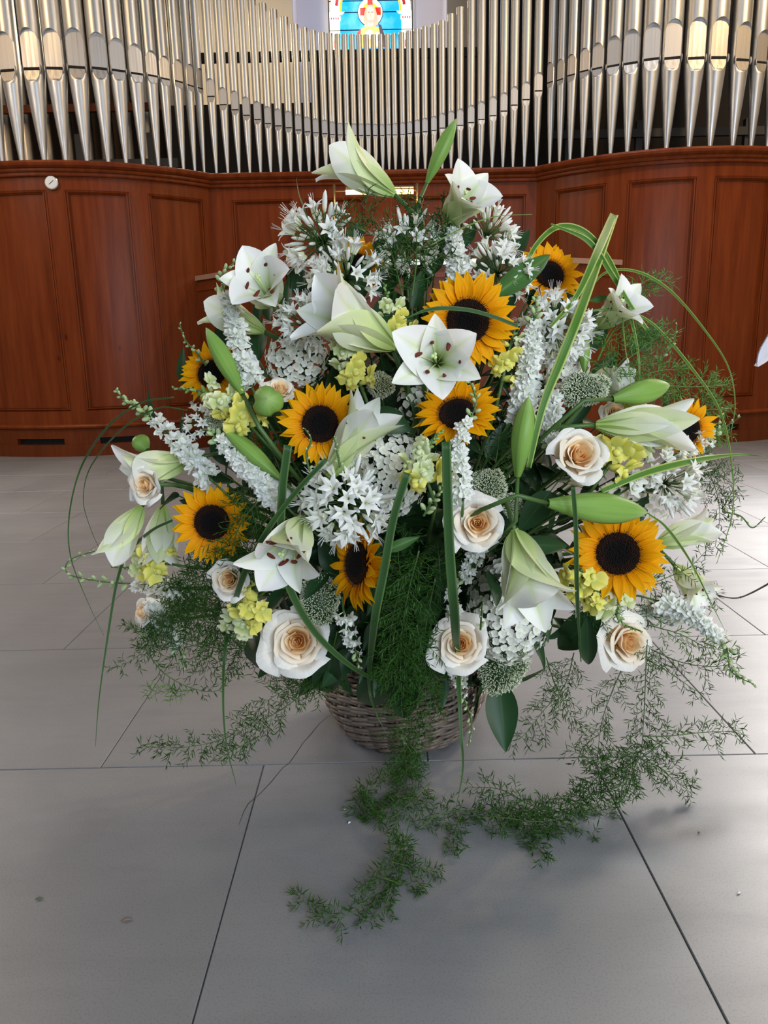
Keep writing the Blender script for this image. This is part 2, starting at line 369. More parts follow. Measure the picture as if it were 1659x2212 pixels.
def sweep(b, bay, s0, s1, prof, n=None):
    """closed profile [(off, z)] swept along the plan from s0 to s1"""
    L = abs(s1 - s0) * (1 if bay == 'C' else 1.9); n = n or (1 if bay == 'C' else max(2, int(L / .07)))
    m = len(prof); V = []
    for k in range(n + 1):
        s = s0 + (s1 - s0) * k / n
        V += [plan(bay, s, o, z) for o, z in prof]
    F = [(k * m + i, (k + 1) * m + i, (k + 1) * m + (i + 1) % m, k * m + (i + 1) % m) for k in range(n) for i in range(m)]
    F += [tuple(range(m)), tuple(n * m + i for i in range(m - 1, -1, -1))]
    b.add(V, F)
def slab(b, bay, s0, s1, z0, z1, o0, o1): sweep(b, bay, s0, s1, [(o0, z0), (o1, z0), (o1, z1), (o0, z1)])
case = thing('organ_case', 'curved reddish-brown panelled wooden organ case behind the flowers, carrying the silver pipes', 'organ case', TRS(Vector((0, 7.86, 0))))
IM = case.matrix_world.inverted()
def part(name, b, m, parent=case, **kw):
    me = b.mesh(name, m, False)
    me.transform(parent.matrix_world.inverted()); return ob(name, me, parent, **kw)
PAN = {'L': [(-120, 98), (137, 278), (318, 437)], 'C': [(500, 632), (657, 790), (850, 985), (1008, 1138)], 'R': [(1200, 1312), (1357, 1508), (1545, 1668), (1712, 1800)]}
for bay in 'LCR':
    s0, s1 = LIM[bay]
    b = MB(); sweep(b, bay, s0, s1, [(-.45, ZL), (-.45, ZL - .03), (.0, ZL - .03), (.0, 2.545), (.030, 2.545), (.036, 2.555), (.036, 2.573), (.052, 2.578), (.060, 2.59), (.058, 2.603), (.075, 2.61), (.092, 2.625), (.098, 2.645), (.092, 2.660), (.085, ZL)])
    part('cornice', b, M['wood'])
    b = MB(); slab(b, bay, s0, s1, 2.43, 2.55, -.03, .0); part('top_rail', b, M['wood'])
    b = MB(); slab(b, bay, s0, s1, .30, .44, -.03, .0); part('bottom_rail', b, M['wood'])
    b = MB(); sweep(b, bay, s0, s1, [(-.03, .265), (.02, .265), (.034, .275), (.038, .29), (.028, .305), (.012, .312), (-.03, .318)]); part('plinth_moulding', b, M['wood'])
    b = MB(); slab(b, bay, s0, s1, .0, .115, -.03, .03); part('plinth', b, M['wooddark'])
    b = MB(); slab(b, bay, s0, s1, .175, .27, -.03, .014); part('plinth_board', b, M['wooddark'])
    b = MB(); slab(b, bay, s0, s1, .11, .18, -.05, -.03); part('vent_gap', b, M['black'])
    edges = []
    for a, c in PAN[bay]: edges.append((s_of(bay, a, 2.45), s_of(bay, c, 2.45)))
    st = [s0] + [x for e in edges for x in e] + [s1]
    for k in range(0, len(st), 2):
        if abs(st[k + 1] - st[k]) > 1e-3:
            b = MB(); slab(b, bay, st[k], st[k + 1], .44, 2.43, -.03, 0); part('stile', b, M['wood'])
            # blocks that leave the dark vent slots between them
            w = st[k + 1] - st[k]; b = MB(); slab(b, bay, st[k] - w * .55, st[k + 1] + w * .55, .115, .175, -.03, .014); part('plinth_block', b, M['wooddark'])
    for a, c in edges:
        b = MB(); slab(b, bay, a, c, .42, 2.45, -.045, -.022); part('panel', b, M['wood'])
        k = 1 if bay == 'C' else 1 / 1.9
        for (m0, m1, n0, n1) in ((a, c, 2.398, 2.432), (a, c, .438, .472)):
            b = MB(); sweep(b, bay, m0, m1, [(-.03, n0), (-.012, n0), (.000, n0 + .010), (.010, n0 + .017), (.000, n0 + .024), (.006, n1), (-.03, n1)]); part('panel_moulding', b, M['wood'])
        for e, sg in ((a, 1), (c, -1)):
            for (d0, d1, o) in ((-.002, .010, .008), (.010, .019, -.002), (.019, .030, .006), (.030, .038, -.012)):
                b = b if (d0 > 0) else MB()
                slab(b, bay, e + sg * d0 * k, e + sg * d1 * k, .45, 2.42, -.03, o)
            part('panel_moulding', b, M['wood'])

# round dial on the left bay
p = plan('L', s_of('L', 112, 2.46, .03), .008, 0); z = 2.2
def z_of(P, py, lo=0.0, hi=9.0):
    for _ in range(40):
        m = (lo + hi) / 2; q = Vector((P.x, P.y, m))
        if proj(q)[1] > py: lo = m
        else: hi = m
    return lo
p.z = z_of(p, 395); n = (p - BAY['L'][0]); n.z = 0; n.normalize()
dial = thing('wall_dial', 'small round silver dial gauge on the left bay of the brown wooden case', 'gauge', TRS(p, basis(n, 0, Vector((0, 0, 1)))))
b = MB(); b.tube([Vector((0, 0, 0)), Vector((0, 0, .018)), Vector((0, 0, .022))], lambda t: .060 if t < .9 else .054, 28); ob('housing', b.mesh('housing', M['chrome'], False), dial)
b = MB(); b.tube([Vector((0, 0, .020)), Vector((0, 0, .0235))], .052, 28); ob('dial_face', b.mesh('dial_face', plain('dial_face', (.62, .61, .60), .35, .6), False), dial)
b = MB(); b.box((-.002, -.026, .0236), (.002, .026, .0256), Matrix.Rotation(-.9, 4, 'Z')); ob('needle', b.mesh('needle', M['black'], False), dial)
b = MB(); b.tube([Vector((0, .075, .0)), Vector((0, .075, .012))], .006, 8); ob('hook', b.mesh('hook', M['chrome']), dial)

# ------------------------------------------------------------------ organ pipes
def make_pipe(label, bay, px, my, ty, spacing, group, rr=.455, off=-.24):
    s = s_of(bay, px, ZL, off); P = plan(bay, s, off, 0); n = nrm(bay, s); t = Vector((-n.y, n.x, 0))
    P.z = ZL
    R = PXS(P) * spacing * rr; zm = z_of(P + n * R, my); zt = 6.3 if ty is None else z_of(P, ty)
    big = spacing > 24
    root = thing('organ_pipe', label, 'organ pipe', TRS(P, Matrix((t, -n, Vector((0, 0, 1)))).transposed()), group)   # local -Y faces out
    d = .56 * R; H = (3.5 if big else 4.0) * R; z0 = 0.0; zmL = zm - ZL; ztL = zt - ZL; N = 28 if big else 20
    b = MB()
    def ring(z, r, dd):
        V = []
        for i in range(N):
            a = 2 * PI * i / N; x, y = r * math.cos(a), r * math.sin(a)
            if dd is not None: y = max(y, -dd)
            V.append((x, y, z))
            if isinstance(z, tuple):
                w_ = .80 * R; f = y < 0 and abs(r * math.cos(a)) < w_ and r * math.sin(a) < 0
                zz = zmL + H - .9 * R + (1.05 * math.sqrt(max(0, w_ * w_ - x * x)) if (r * math.sin(a) < 0 and abs(x) < w_) else 0) + z[0]
                V[-1] = (x, y, zz)
        return V
    zc = zmL - 1.25 * R
    rings = [(0, .12 * R + .004, None), (.02, .12 * R + .006, None)] + [(zc * k / 3, .12 * R + .006 + (R * .90 - .12 * R) * k / 3, None) for k in (1, 2)] + [(zc, R * .93, None), (zc + .02 * R, R * .93, R * .93), (zc + .1 * R, R * .935, R * .9), (zmL - .9 * R, R * .95, d + .16 * R), (zmL - .5 * R, R * .98, d + (.075 * R)), (zmL - .14 * R, R, d), (zmL, R, d)]
    rings += [(zmL + (H - .95 * R) * k / 3, R, d) for k in (1, 2, 3)] + [((0.0,), R, d + .0005), ((.02 * R,), R, None), (zmL + H * 1.1, R, None), (ztL, R, None), (ztL, R * .93, None), (ztL - .12, R * .92, None)]
    V = []
    for z_, r_, d_ in rings: V += ring(z_, r_, d_)
    F = [(k * N + i, k * N + (i + 1) % N, (k + 1) * N + (i + 1) % N, (k + 1) * N + i) for k in range(len(rings) - 1) for i in range(N)]
    k0 = next(i for i, q in enumerate(rings) if q[0] == zc)
    fb = MB(); fb.add(V[:(k0 + 1) * N], F[:k0 * N]); ob('foot', fb.mesh('foot', M['pipe']), root)
    bb = MB(); bb.add(V[k0 * N:], [tuple(i - k0 * N for i in f) for f in F[k0 * N:]]); bm_ = bb.mesh('body', M['pipe']); bm_.set_sharp_from_angle(angle=.6); ob('body', bm_, root)
    w = .80 * R
    out = [(-w, .06 * R), (w, .06 * R)] + [(w * math.cos(a), H - .9 * R + w * 1.05 * math.sin(a)) for a in [PI * k / 12 for k in range(13)]]
    def plate(name, pts, y0, y1, m, tilt=0.0):
        q = MB(); k = len(pts); zt_ = max(z for _, z in pts)
        A = [(x, y1 + tilt * (zt_ - z), z + zmL) for x, z in pts]; B = [(x, y0 + tilt * (zt_ - z), z + zmL) for x, z in pts]
        q.add(A + B, [tuple(range(k)), tuple(range(2 * k - 1, k - 1, -1))] + [(i, k + i, k + (i + 1) % k, (i + 1) % k) for i in range(k)]); ob(name, q.mesh(name, m, False), root)
    plate('upper_lip', out, -d + .003, -d - .0015, M['lip'], 0.0)
    w2 = .76 * R
    plate('lower_lip', [(w2 * math.cos(a), -.14 * R + 1.05 * R * math.sin(a)) for a in [-PI * k / 12 for k in range(13)]][::-1], -d + .001, -d - .004, M['lip'], -.22)
    plate('mouth_slot', [(-w2, -.17 * R), (w2, -.17 * R), (w2, .13 * R), (-w2, .13 * R)], -d + .002, -d - .0035, M['black'])
    if spacing > 28:
        for sx in (-1, 1):
            q = MB(); q.ball((sx * .90 * R, -.66 * R, zmL - .05 * R), (.07 * R, .22 * R, .40 * R), 8, 6); ob('ear', q.mesh('ear', M['lip']), root)
    return root
ORD = 'first second third fourth fifth sixth seventh eighth ninth tenth eleventh twelfth thirteenth fourteenth fifteenth sixteenth seventeenth eighteenth nineteenth twentieth'.split()
ORD += ['twenty-' + w for w in ORD[:9]]
LB = [(8, 150), (49, 149), (98, 145), (144, 144), (190, 142), (235, 145), (274, 150), (311, 157), (344, 162), (370, 169), (398, 175), (422, 184), (443, 190)]
CL = [(469, 207), (494, 225), (518, 236), (541, 248), (564, 257), (586, 266), (607, 271), (629, 275), (649, 280), (669, 284), (687, 286), (705, 288), (722, 290), (738, 291), (753, 291), (768, 292), (783, 292), (798, 292), (813, 292), (827, 292)]
CR = [(841, 291), (855, 291), (871, 290), (886, 288), (902, 286), (919, 284), (937, 281), (955, 276), (975, 272), (994, 270), (1017, 264), (1038, 257), (1062, 249), (1086, 239), (1108, 226), (1132, 214), (1158, 195)]
RB = [(1187, 177), (1208, 171), (1230, 161), (1257, 152), (1284, 146), (1317, 140), (1354, 134), (1396, 125), (1438, 122), (1486, 122), (1532, 121), (1580, 126), (1620, 132), (1655, 140)]
TX = [440, 560, 586, 607, 629, 649, 669, 687, 705, 722, 740, 800, 841, 871, 902, 937, 957, 976, 997, 1020, 1050, 1200]
TY = [-160, -20, 9, 22, 38, 54, 61, 67, 71, 73, 75, 76, 75, 71, 64, 54, 46, 31, 15, 0, -25, -160]
def row(L, bay, name, start, group, rr):
    n = len(L)
    for i, (px, my) in enumerate(L):
        sp = abs(L[min(i + 1, n - 1)][0] - L[max(i - 1, 0)][0]) / (min(i + 1, n - 1) - max(i - 1, 0))
        ty = float(np.interp(px, TX, TY)) if bay == 'C' else None
        make_pipe('%s, %s from %s' % (name, ORD[i], start), bay, px, my, ty, sp, group, rr)
row(LB, 'L', 'stout silver organ pipe in the left curved bay', 'the left picture edge', 'organ pipes of the left bay', .455)
row(CL, 'C', 'slim silver organ pipe on the straight ledge', 'its left corner', 'organ pipes of the middle, left half', .39)
row(CR[::-1], 'C', 'slim silver organ pipe on the straight ledge', 'its right corner', 'organ pipes of the middle, right half', .39)
row(RB, 'R', 'stout silver organ pipe in the right curved bay', 'its left corner', 'organ pipes of the right bay', .455)

# inside of the organ behind the front pipes
def box_part(name, a, c, m, parent): 
    b = MB(); b.box(a, c); me = b.mesh(name, m, False); me.transform(parent.matrix_world.inverted()); return ob(name, me, parent)
inn = thing('organ_interior', 'dark frame inside the organ behind the silver front pipes, with boards blackened for shade', 'organ frame', TRS(Vector((0, 9.6, 0))))
yb = 8.75
zr0 = z_of(Vector((0, yb, 0)), 126); zr1 = z_of(Vector((0, yb, 0)), 106)
xl = WY(430, 115, yb).x; xr = WY(1040, 115, yb).x; xm = WY(668, 115, yb).x
box_part('rail', (xl, yb, zr0), (xr, yb + .06, zr1), M['black'], inn)
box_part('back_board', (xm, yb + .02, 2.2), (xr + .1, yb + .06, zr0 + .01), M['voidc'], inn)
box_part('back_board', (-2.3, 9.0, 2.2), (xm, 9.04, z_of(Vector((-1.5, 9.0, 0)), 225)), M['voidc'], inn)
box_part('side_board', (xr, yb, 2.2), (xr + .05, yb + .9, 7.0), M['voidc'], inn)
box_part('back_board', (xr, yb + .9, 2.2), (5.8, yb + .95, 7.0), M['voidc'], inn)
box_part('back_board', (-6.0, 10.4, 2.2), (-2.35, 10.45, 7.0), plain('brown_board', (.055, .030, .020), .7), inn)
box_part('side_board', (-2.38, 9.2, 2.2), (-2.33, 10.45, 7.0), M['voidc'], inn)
for x in (-4.6, -3.35, -2.55): box_part('post', (x, 8.95, 2.2), (x + .10, 9.05, 3.35), M['greybeam'], inn)
box_part('beam', (-5.2, 8.85, 2.96), (-2.2, 8.95, 3.06), M['greybeam'], inn)
box_part('beam', (-5.2, 8.87, 2.84), (-2.2, 8.93, 2.96), M['black'], inn)
box_part('beam', (-5.0, 9.1, 3.62), (-2.3, 9.16, 3.70), M['wooddark'], inn)
for k, (x0, x1) in enumerate(((-3.0, -2.35), (-2.5, -1.95))):
    b = MB(); b.tube([Vector((x0, 8.86, 3.02)), Vector((x1, 8.86, 2.58))], .035, 6); me = b.mesh('brace', M['greybeam'], False); me.transform(inn.matrix_world.inverted()); ob('brace', me, inn)
gb = plain('dim_beam', (.045, .045, .045), .6)
for x in (2.0, 2.75, 3.9): box_part('post', (x, 8.5, 2.2), (x + .07, 8.57, 3.25), gb, inn)
box_part('beam', (1.8, 8.46, 3.08), (5.2, 8.52, 3.16), gb, inn)
for k in range(11):
    x = -5.0 + k * .235; h = 6.4
    t = thing('rear_organ_pipe', 'dull dim organ pipe of the rear rank, %s from the left behind the left bay' % ORD[k], 'organ pipe', TRS(Vector((x, 9.35, 3.06))), 'rear organ pipes behind the left bay')
    b = MB(); b.tube([Vector((0, 0, 0)), Vector((0, 0, .01)), Vector((0, 0, h - 3.06))], .075, 16); ob('body', b.mesh('body', M['rearpipe']), t)
    b = MB(); b.tube([Vector((0, 0, -.45)), Vector((0, 0, 0))], lambda q: .02 + .055 * q, 12); ob('foot', b.mesh('foot', M['rearpipe']), t)

# back wall with its niche and the stained-glass window
YW, YN = 11.2, 12.0
nx0, nx1 = WY(632, 50, YW).x, WY(966, 50, YW).x
b = MB(); b.box((-6.5, YW, 0), (nx0, YW + .12, 9)); w = ob('wall_back', b.mesh('wall_back', M['plaster'], False)); w['kind'] = 'structure'
b = MB(); b.box((-6.5, -1.0, 0), (-6.38, YW, 9)); w = ob('wall_left', b.mesh('wall_left', M['plaster'], False)); w['kind'] = 'structure'
b = MB(); b.box((6.38, -1.0, 0), (6.5, YW, 9)); w = ob('wall_right', b.mesh('wall_right', M['plaster'], False)); w['kind'] = 'structure'
b = MB(); b.box((nx1, YW, 0), (6.5, YW + .12, 9)); w = ob('wall_back', b.mesh('wall_back', M['plaster'], False)); w['kind'] = 'structure'
b = MB(); b.box((nx0 - .1, YN, 0), (nx1 + .1, YN + .1, 9)); b.box((nx0 - .1, YW + .12, 0), (nx0, YN, 9)); b.box((nx1, YW + .12, 0), (nx1 + .1, YN, 9))
w = ob('wall_niche', b.mesh('wall_niche', M['niche'], False)); w['kind'] = 'structure'
def glassm(name, col, e=1.25):
    m, nt, bs, out = new_mat(name); tc = nt.nodes.new('ShaderNodeTexCoord'); nz = noise(nt, 3.5, 3, tc.outputs['Object'])
    c = mixc(nt, col, tuple(min(1, x * 1.15 + .12) for x in col), ramp(nt, [(.45, (0, 0, 0)), (.7, (1, 1, 1))], nz.outputs[0]).outputs[0])
    nt.links.new(c, bs.inputs['Base Color']); nt.links.new(c, bs.inputs['Emission Color']); bs.inputs['Emission Strength'].default_value = e; bs.inputs['Roughness'].default_value = .2; return m
G = {'blue': glassm('blue_glass', (.01, .32, .80)), 'cyan': glassm('pale_blue_glass', (.35, .75, .95)), 'yellow': glassm('yellow_glass', (.95, .85, .45)), 'cream': glassm('cream_glass', (.92, .90, .70)), 'orange': glassm('amber_glass', (.90, .42, .02)),
     'red': glassm('red_glass', (.75, .02, .01)), 'wine': glassm('wine_glass', (.33, .01, .02)), 'skin': glassm('skin_glass', (.85, .52, .38)), 'hair': glassm('hair_glass', (.62, .34, .24)), 'dark': glassm('dark_glass', (.06, .03, .04), .5), 'robe': glassm('robe_glass', (.85, .40, .06)), 'lilac': glassm('lilac_glass', (.66, .66, .92))}
WIN = Vector(WY(802, 106, YN - .03)); ps = PXS(WIN)
win = ob('window_1', None); win['kind'] = 'structure'; win.matrix_world = TRS(WIN)
def gpoly(name, pts, m, lay, thick=.008):
    b = MB(); k = len(pts); A = [((x - 802) * ps, -lay * .006 - thick, (106 - y) * ps * 1.02) for x, y in pts]; B = [(x, y + thick, z) for x, y, z in A]
    b.add(A + B, [tuple(range(k - 1, -1, -1)), tuple(range(k, 2 * k))] + [(i, (i + 1) % k, k + (i + 1) % k, k + i) for i in range(k)]); return ob(name, b.mesh(name, m, False), win)
def disc(cx, cy, rx, ry=None, a0=0, a1=360, n=28): 
    ry = ry or rx; return [(cx + rx * math.cos(math.radians(a0 + (a1 - a0) * i / n)), cy - ry * math.sin(math.radians(a0 + (a1 - a0) * i / n))) for i in range(n + (0 if a1 - a0 == 360 else 1))]
def rect(x0, y0, x1, y1): return [(x0, y0), (x1, y0), (x1, y1), (x0, y1)]
for y0, y1 in ((-100, -40), (-40, 15.5), (15.5, 37), (37, 70), (70, 106)):
    gpoly('pane', rect(736, y0 + .5, 800, y1 - .5), G['blue'], 0); gpoly('pane', rect(800.6, y0 + .5, 870, y1 - .5), G['blue'], 0)
for y in (-40, 15.5, 37, 70): gpoly('lead_bar', rect(714, y - .8, 890, y + .8), M['black'], 1)
for sg in (-1, 1):
    X = lambda d: 802 + sg * d
    def R2(d0, y0, d1, y1): return rect(min(X(d0), X(d1)), y0, max(X(d0), X(d1)), y1)
    gpoly('pane', R2(66, 41, 88, 70), G['cream'], 1); gpoly('pane', R2(66, 71, 88, 106), G['cream'], 1); gpoly('pane', R2(72, 74, 80, 86), G['yellow'], 2); gpoly('pane', R2(72, 90, 80, 104), G['red'], 2)
    gpoly('pane', [(X(88), 36), (X(55), 36), (X(61), 41), (X(88), 41)], G['cream'], 2); gpoly('pane', R2(64, 44, 88, 52), glassm('pink_glass', (.90, .70, .66)), 2)
    for k in range(4): gpoly('pane', R2(68 + k * 5, 46.5, 70 + k * 5, 50), G['wine'], 3)
    arc = lambda r0, r1, a0, a1: [(X(-0) + sg * r1 * math.cos(math.radians(a)), 36 - r1 * 1.15 * math.sin(math.radians(a))) for a in np.linspace(a0, a1, 9)] + [(X(0) + sg * r0 * math.cos(math.radians(a)), 36 - r0 * 1.15 * math.sin(math.radians(a))) for a in np.linspace(a1, a0, 9)]
    gpoly('pane', arc(62, 66, 0, 88), G['orange'], 2); gpoly('pane', arc(66, 86, 0, 88), G['cream'], 1)
    for a in (8, 34, 60): gpoly('pane', arc(70, 76, a, a + 16), G['wine'], 2)
    gpoly('pane', [(X(89), -30), (X(89), 14), (X(83), 10), (X(72), -14), (X(60), -30)], G['orange'], 0)
    gpoly('frame', R2(88, -100, 90.5, 106), M['greybeam'], 2)
for r, m, l in ((27, 'black', 3), (26, 'yellow', 4), (21.5, 'black', 5), (21, 'cream', 6), (17.5, 'orange', 7)):
    gpoly('halo' if m != 'black' else 'lead_ring', disc(801.5, 38, r), M['black'] if m == 'black' else G[m], l)
gpoly('halo_cross', rect(796, 13, 807, 30), G['red'], 8); gpoly('halo_cross', rect(780, 31, 792, 45), G['red'], 8); gpoly('halo_cross', rect(812, 31, 824, 45), G['red'], 8)
gpoly('robe', [(772, 106), (774, 76), (786, 68), (801, 64), (818, 68), (829, 76), (832, 106)], G['robe'], 8); gpoly('robe', [(818, 62), (824, 64), (832, 86), (832, 106), (826, 106)], G['dark'], 9); gpoly('robe', [(770, 106), (772, 78), (781, 70), (779, 90), (777, 106)], G['red'], 9)
gpoly('hair', [(789, 66), (787, 50), (791, 34), (797, 27), (802, 26), (808, 27), (813, 34), (817, 50), (818, 62), (810, 66), (800, 68)], G['hair'], 9)
gpoly('face', disc(802, 44, 8.5, 14), G['skin'], 10); gpoly('neck', rect(797, 54, 807, 66), G['skin'], 10); gpoly('beard', disc(802, 55, 6.5, 6, 180, 360), G['hair'], 11)
gpoly('brow', rect(796, 40, 800.5, 41), G['dark'], 11); gpoly('brow', rect(803.5, 40, 808, 41), G['dark'], 11); gpoly('nose', rect(801.4, 42, 802.6, 49), G['hair'], 11)
gpoly('robe', [(788, 80), (794, 74), (802, 72), (808, 78), (804, 90), (790, 92)], G['cream'], 10); gpoly('robe', [(812, 77), (818, 78), (817, 104), (813, 104)], G['lilac'], 10)

# ------------------------------------------------------------------ organ console between the flowers and the case
M['polish'] = plain('polished_wood_rail', (.34, .20, .14), .12, spec=1.0)  # glossy polish, with a paler base that paints in the rail's highlight
con = thing('organ_console', 'low dark wooden organ console enclosure half hidden behind the bouquet', 'console', TRS(Vector((.1, 6.9, 0))))
cp = [Vector((-1.80, 7.74, 0)), Vector((-.78, 6.62, 0)), Vector((1.58, 6.75, 0)), Vector((2.18, 7.05, 0))]
def wallseg(name, a, c, z0, z1, th, m):
    t = (c - a).normalized(); n = Vector((-t.y, t.x, 0)) * th
    b = MB(); V = [a - n, c - n, c + n, a + n]; b.add([Vector((q.x, q.y, z0)) for q in V] + [Vector((q.x, q.y, z1)) for q in V], [(0, 3, 2, 1), (4, 5, 6, 7), (0, 1, 5, 4), (1, 2, 6, 5), (2, 3, 7, 6), (3, 0, 4, 7)])
    me = b.mesh(name, m, False); me.transform(con.matrix_world.inverted()); o = ob(name, me, con); return o
for i in range(3):
    wallseg('side_panel', cp[i], cp[i + 1], 0, 1.66, .02, M['wooddark'])
    wallseg('cap_rail', cp[i], cp[i + 1], 1.66, 1.705, .045, M['polish'])
    wallseg('moulding', cp[i], cp[i + 1], 1.56, 1.60, .03, M['wood'])
box_part('music_desk', (-.70, 7.1, 1.5), (.62, 7.14, 1.98), M['wooddark'], con)
lm = thing('console_lamp', 'brass bar lamp glowing yellow on two thin posts above the organ console', 'lamp', TRS(Vector((-.05, 7.0, 1.7))))
a0 = WY(722, 414, 7.0); a1 = WY(901, 412, 7.0); g0 = WY(747, 415, 6.96); g1 = WY(893, 413, 6.96)
def seg(name, p, q, r, m, n=8):
    b = MB(); b.tube([p, q], r, n); me = b.mesh(name, m); me.transform(lm.matrix_world.inverted()); return ob(name, me, lm)
seg('post', Vector((a0.x, 7.0, 1.70)), Vector((a0.x, 7.0, a0.z + .06)), .011, M['brass']); seg('post', Vector((a1.x, 7.0, 1.70)), Vector((a1.x, 7.0, a1.z + .06)), .011, M['brass'])
seg('cross_bar', a0, a1, .008, M['brass']); seg('glowing_tube', g0, g1, .022, M['glow'], 12)
b = MB(); b.sheet(6, 1, lambda u, v: (g0 + (g1 - g0) * v + Vector((0, .03 * math.cos(PI * u), .012 + .034 * math.sin(PI * u))))); me = b.mesh('shade', M['brass']); me.transform(lm.matrix_world.inverted()); ob('shade', me, lm)
lamp('console_lamp_light', (g0 + g1) / 2 + Vector((0, -.05, -.05)), 3, (1, .7, .3), .05)

# ================================================================== PLANT BUILDERS
BASK = Vector((.05, 1.83, .27))
def add_stem(root, p, ax, r=.004, mat='stem', back=.06, target=None, name='stem'):
    """stem from the flower at p, leaving against its axis, down into the basket"""
    T = target or (BASK + Vector((jit(.08), jit(.06), 0)))
    a = p - ax * back; d = (T - a).length
    pts = [p, a, a.lerp(T, .45) + Vector((0, 0, .04)) - ax * back * .5, T]
    c, _ = curve(pts, 12); I = root.matrix_world.inverted(); s = root.matrix_world.to_scale().x
    b = MB(); b.tube([I @ q for q in c], lambda t: r / s * (.8 + .4 * t), 6); return ob(name, b.mesh(name, M[mat]), root)

# ---- sunflower (unit: overall radius 1)
def sun_petal(seed):
    random.seed(seed); L, w = .56 + jit(.05), .105 + jit(.02); cu = jit(.10); tw = jit(.5); sd = jit(.05); b = MB()
    def f(u, v):
        x = (u - .5) * 2; ww = w * (math.sin(PI * min(1, .18 + v * .80)) ** .75) * (1 - v ** 5 * .9) + .006
        z = .05 * math.sin(PI * v) + cu * v * v + ww * (.35 * x * x + .12 * math.cos(3 * PI * x)) + tw * x * ww * v * .6
        return Vector((x * ww + sd * v * v, .0 + L * v, z))
    b.sheet(6, 9, f); return b.mesh('petal', M['sun'])
SPET = [sun_petal(s) for s in range(11, 17)]
def sun_disc():
    b = MB(); n = 40; rings = [0, .1, .2, .3, .4, .5, .6, .7, .8, .9, .97, 1.0]
    V = []; UV = []
    for r in rings:
        for i in range(n):
            a = 2 * PI * i / n; rr = r * .47; h = .05 + .05 * math.sin(min(1, r / .85) * PI / 2) - (.16 * max(0, r - .85) / .15 if r > .85 else 0)
            V.append((rr * math.cos(a), rr * math.sin(a), h + .008 * (-1) ** (i + int(r * 10)) * (r > .45))); UV.append((i / n, r))
    b.add(V, [(k * n + i, k * n + (i + 1) % n, (k + 1) * n + (i + 1) % n, (k + 1) * n + i) for k in range(len(rings) - 1) for i in range(n)], UV); return b.mesh('seed_disc', M['disc'])
SDISC = sun_disc()
def sun_fringe():
    b = MB(); random.seed(5)
    for ring, (r, n, h) in enumerate(((.455, 80, .05), (.42, 76, .045), (.385, 70, .04), (.345, 62, .035), (.30, 54, .03))):
        for i in range(n):
            a = 2 * PI * (i + .5 * (ring % 2)) / n + jit(.02); d = Vector((math.cos(a), math.sin(a), 0)); p = d * r + Vector((0, 0, .085 if ring else .04)); q = p + d * (.035 if ring < 2 else .01) + Vector((0, 0, h * random.uniform(.7, 1.3)))
            s = Vector((-d.y, d.x, 0)) * .009; b.add([p - s, p + s, q, p - d * .012], [(0, 1, 2), (1, 3, 2), (3, 0, 2)], [(.5, .8)] * 2 + [(.5, 1)] + [(.5, .8)])
    return b.mesh('disc_fringe', plain('disc_floret', (.075, .026, .010), .9, nz=.5, scale=9), False)
SFR = sun_fringe()
def bracts():
    b = MB()
    for k in range(18):
        a = 2 * PI * k / 18
        R = Matrix.Rotation(a, 3, 'Z')
        b.sheet(2, 4, lambda u, v: R @ Vector(((u - .5) * .18 * (1 - v * .9), .30 + .34 * v, -.07 - .06 * math.sin(PI * v) - .1 * v * (k % 2))))
    b.ball((0, 0, -.10), (.36, .36, .09), 14, 6); return b.mesh('bracts', M['leafmid'])
SBR = bracts()
def sunflower(label, px, py, D, ax=0, ay=0, off=.03, Y=None, n=21, disc=1.0, droop=.0):
    p = PT((px, py) if Y is None else (px, py, Y), off); R = D / 2 * PXS(p); z = facing(p, ax, ay)
    t = thing('sunflower', label, 'sunflower', TRS(p, basis(z, jit(.5)), R), 'sunflowers of the bouquet')
    ob('seed_disc', SDISC, t, TRS(Vector(), None, (disc, disc, 1))); ob('disc_fringe', SFR, t, TRS(Vector(), None, (disc, disc, 1)), kind='stuff'); ob('bracts', SBR, t)
    for layer, (cnt, r0, tilt, zz, ls) in enumerate(((n, .42, -.05 - droop, .0, 1.02), (n - 2, .41, .15 - droop, .03, .93))):
        for k in range(cnt):
            a = 2 * PI * (k + .5 * layer) / cnt + jit(.07); Q = Matrix.Rotation(a, 3, 'Z') @ Matrix.Rotation(tilt + jit(.16), 3, 'X') @ Matrix.Rotation(jit(.25), 3, 'Y')
            s = ls * random.uniform(.88, 1.08)
            ob('petal', random.choice(SPET), t, TRS(Matrix.Rotation(a, 3, 'Z') @ Vector((0, r0 * disc, zz + jit(.01))), Q, (random.uniform(.95, 1.2), s * (1 - r0 * disc) / .57, 1)))
    add_stem(t, p, z, .006)
    return t

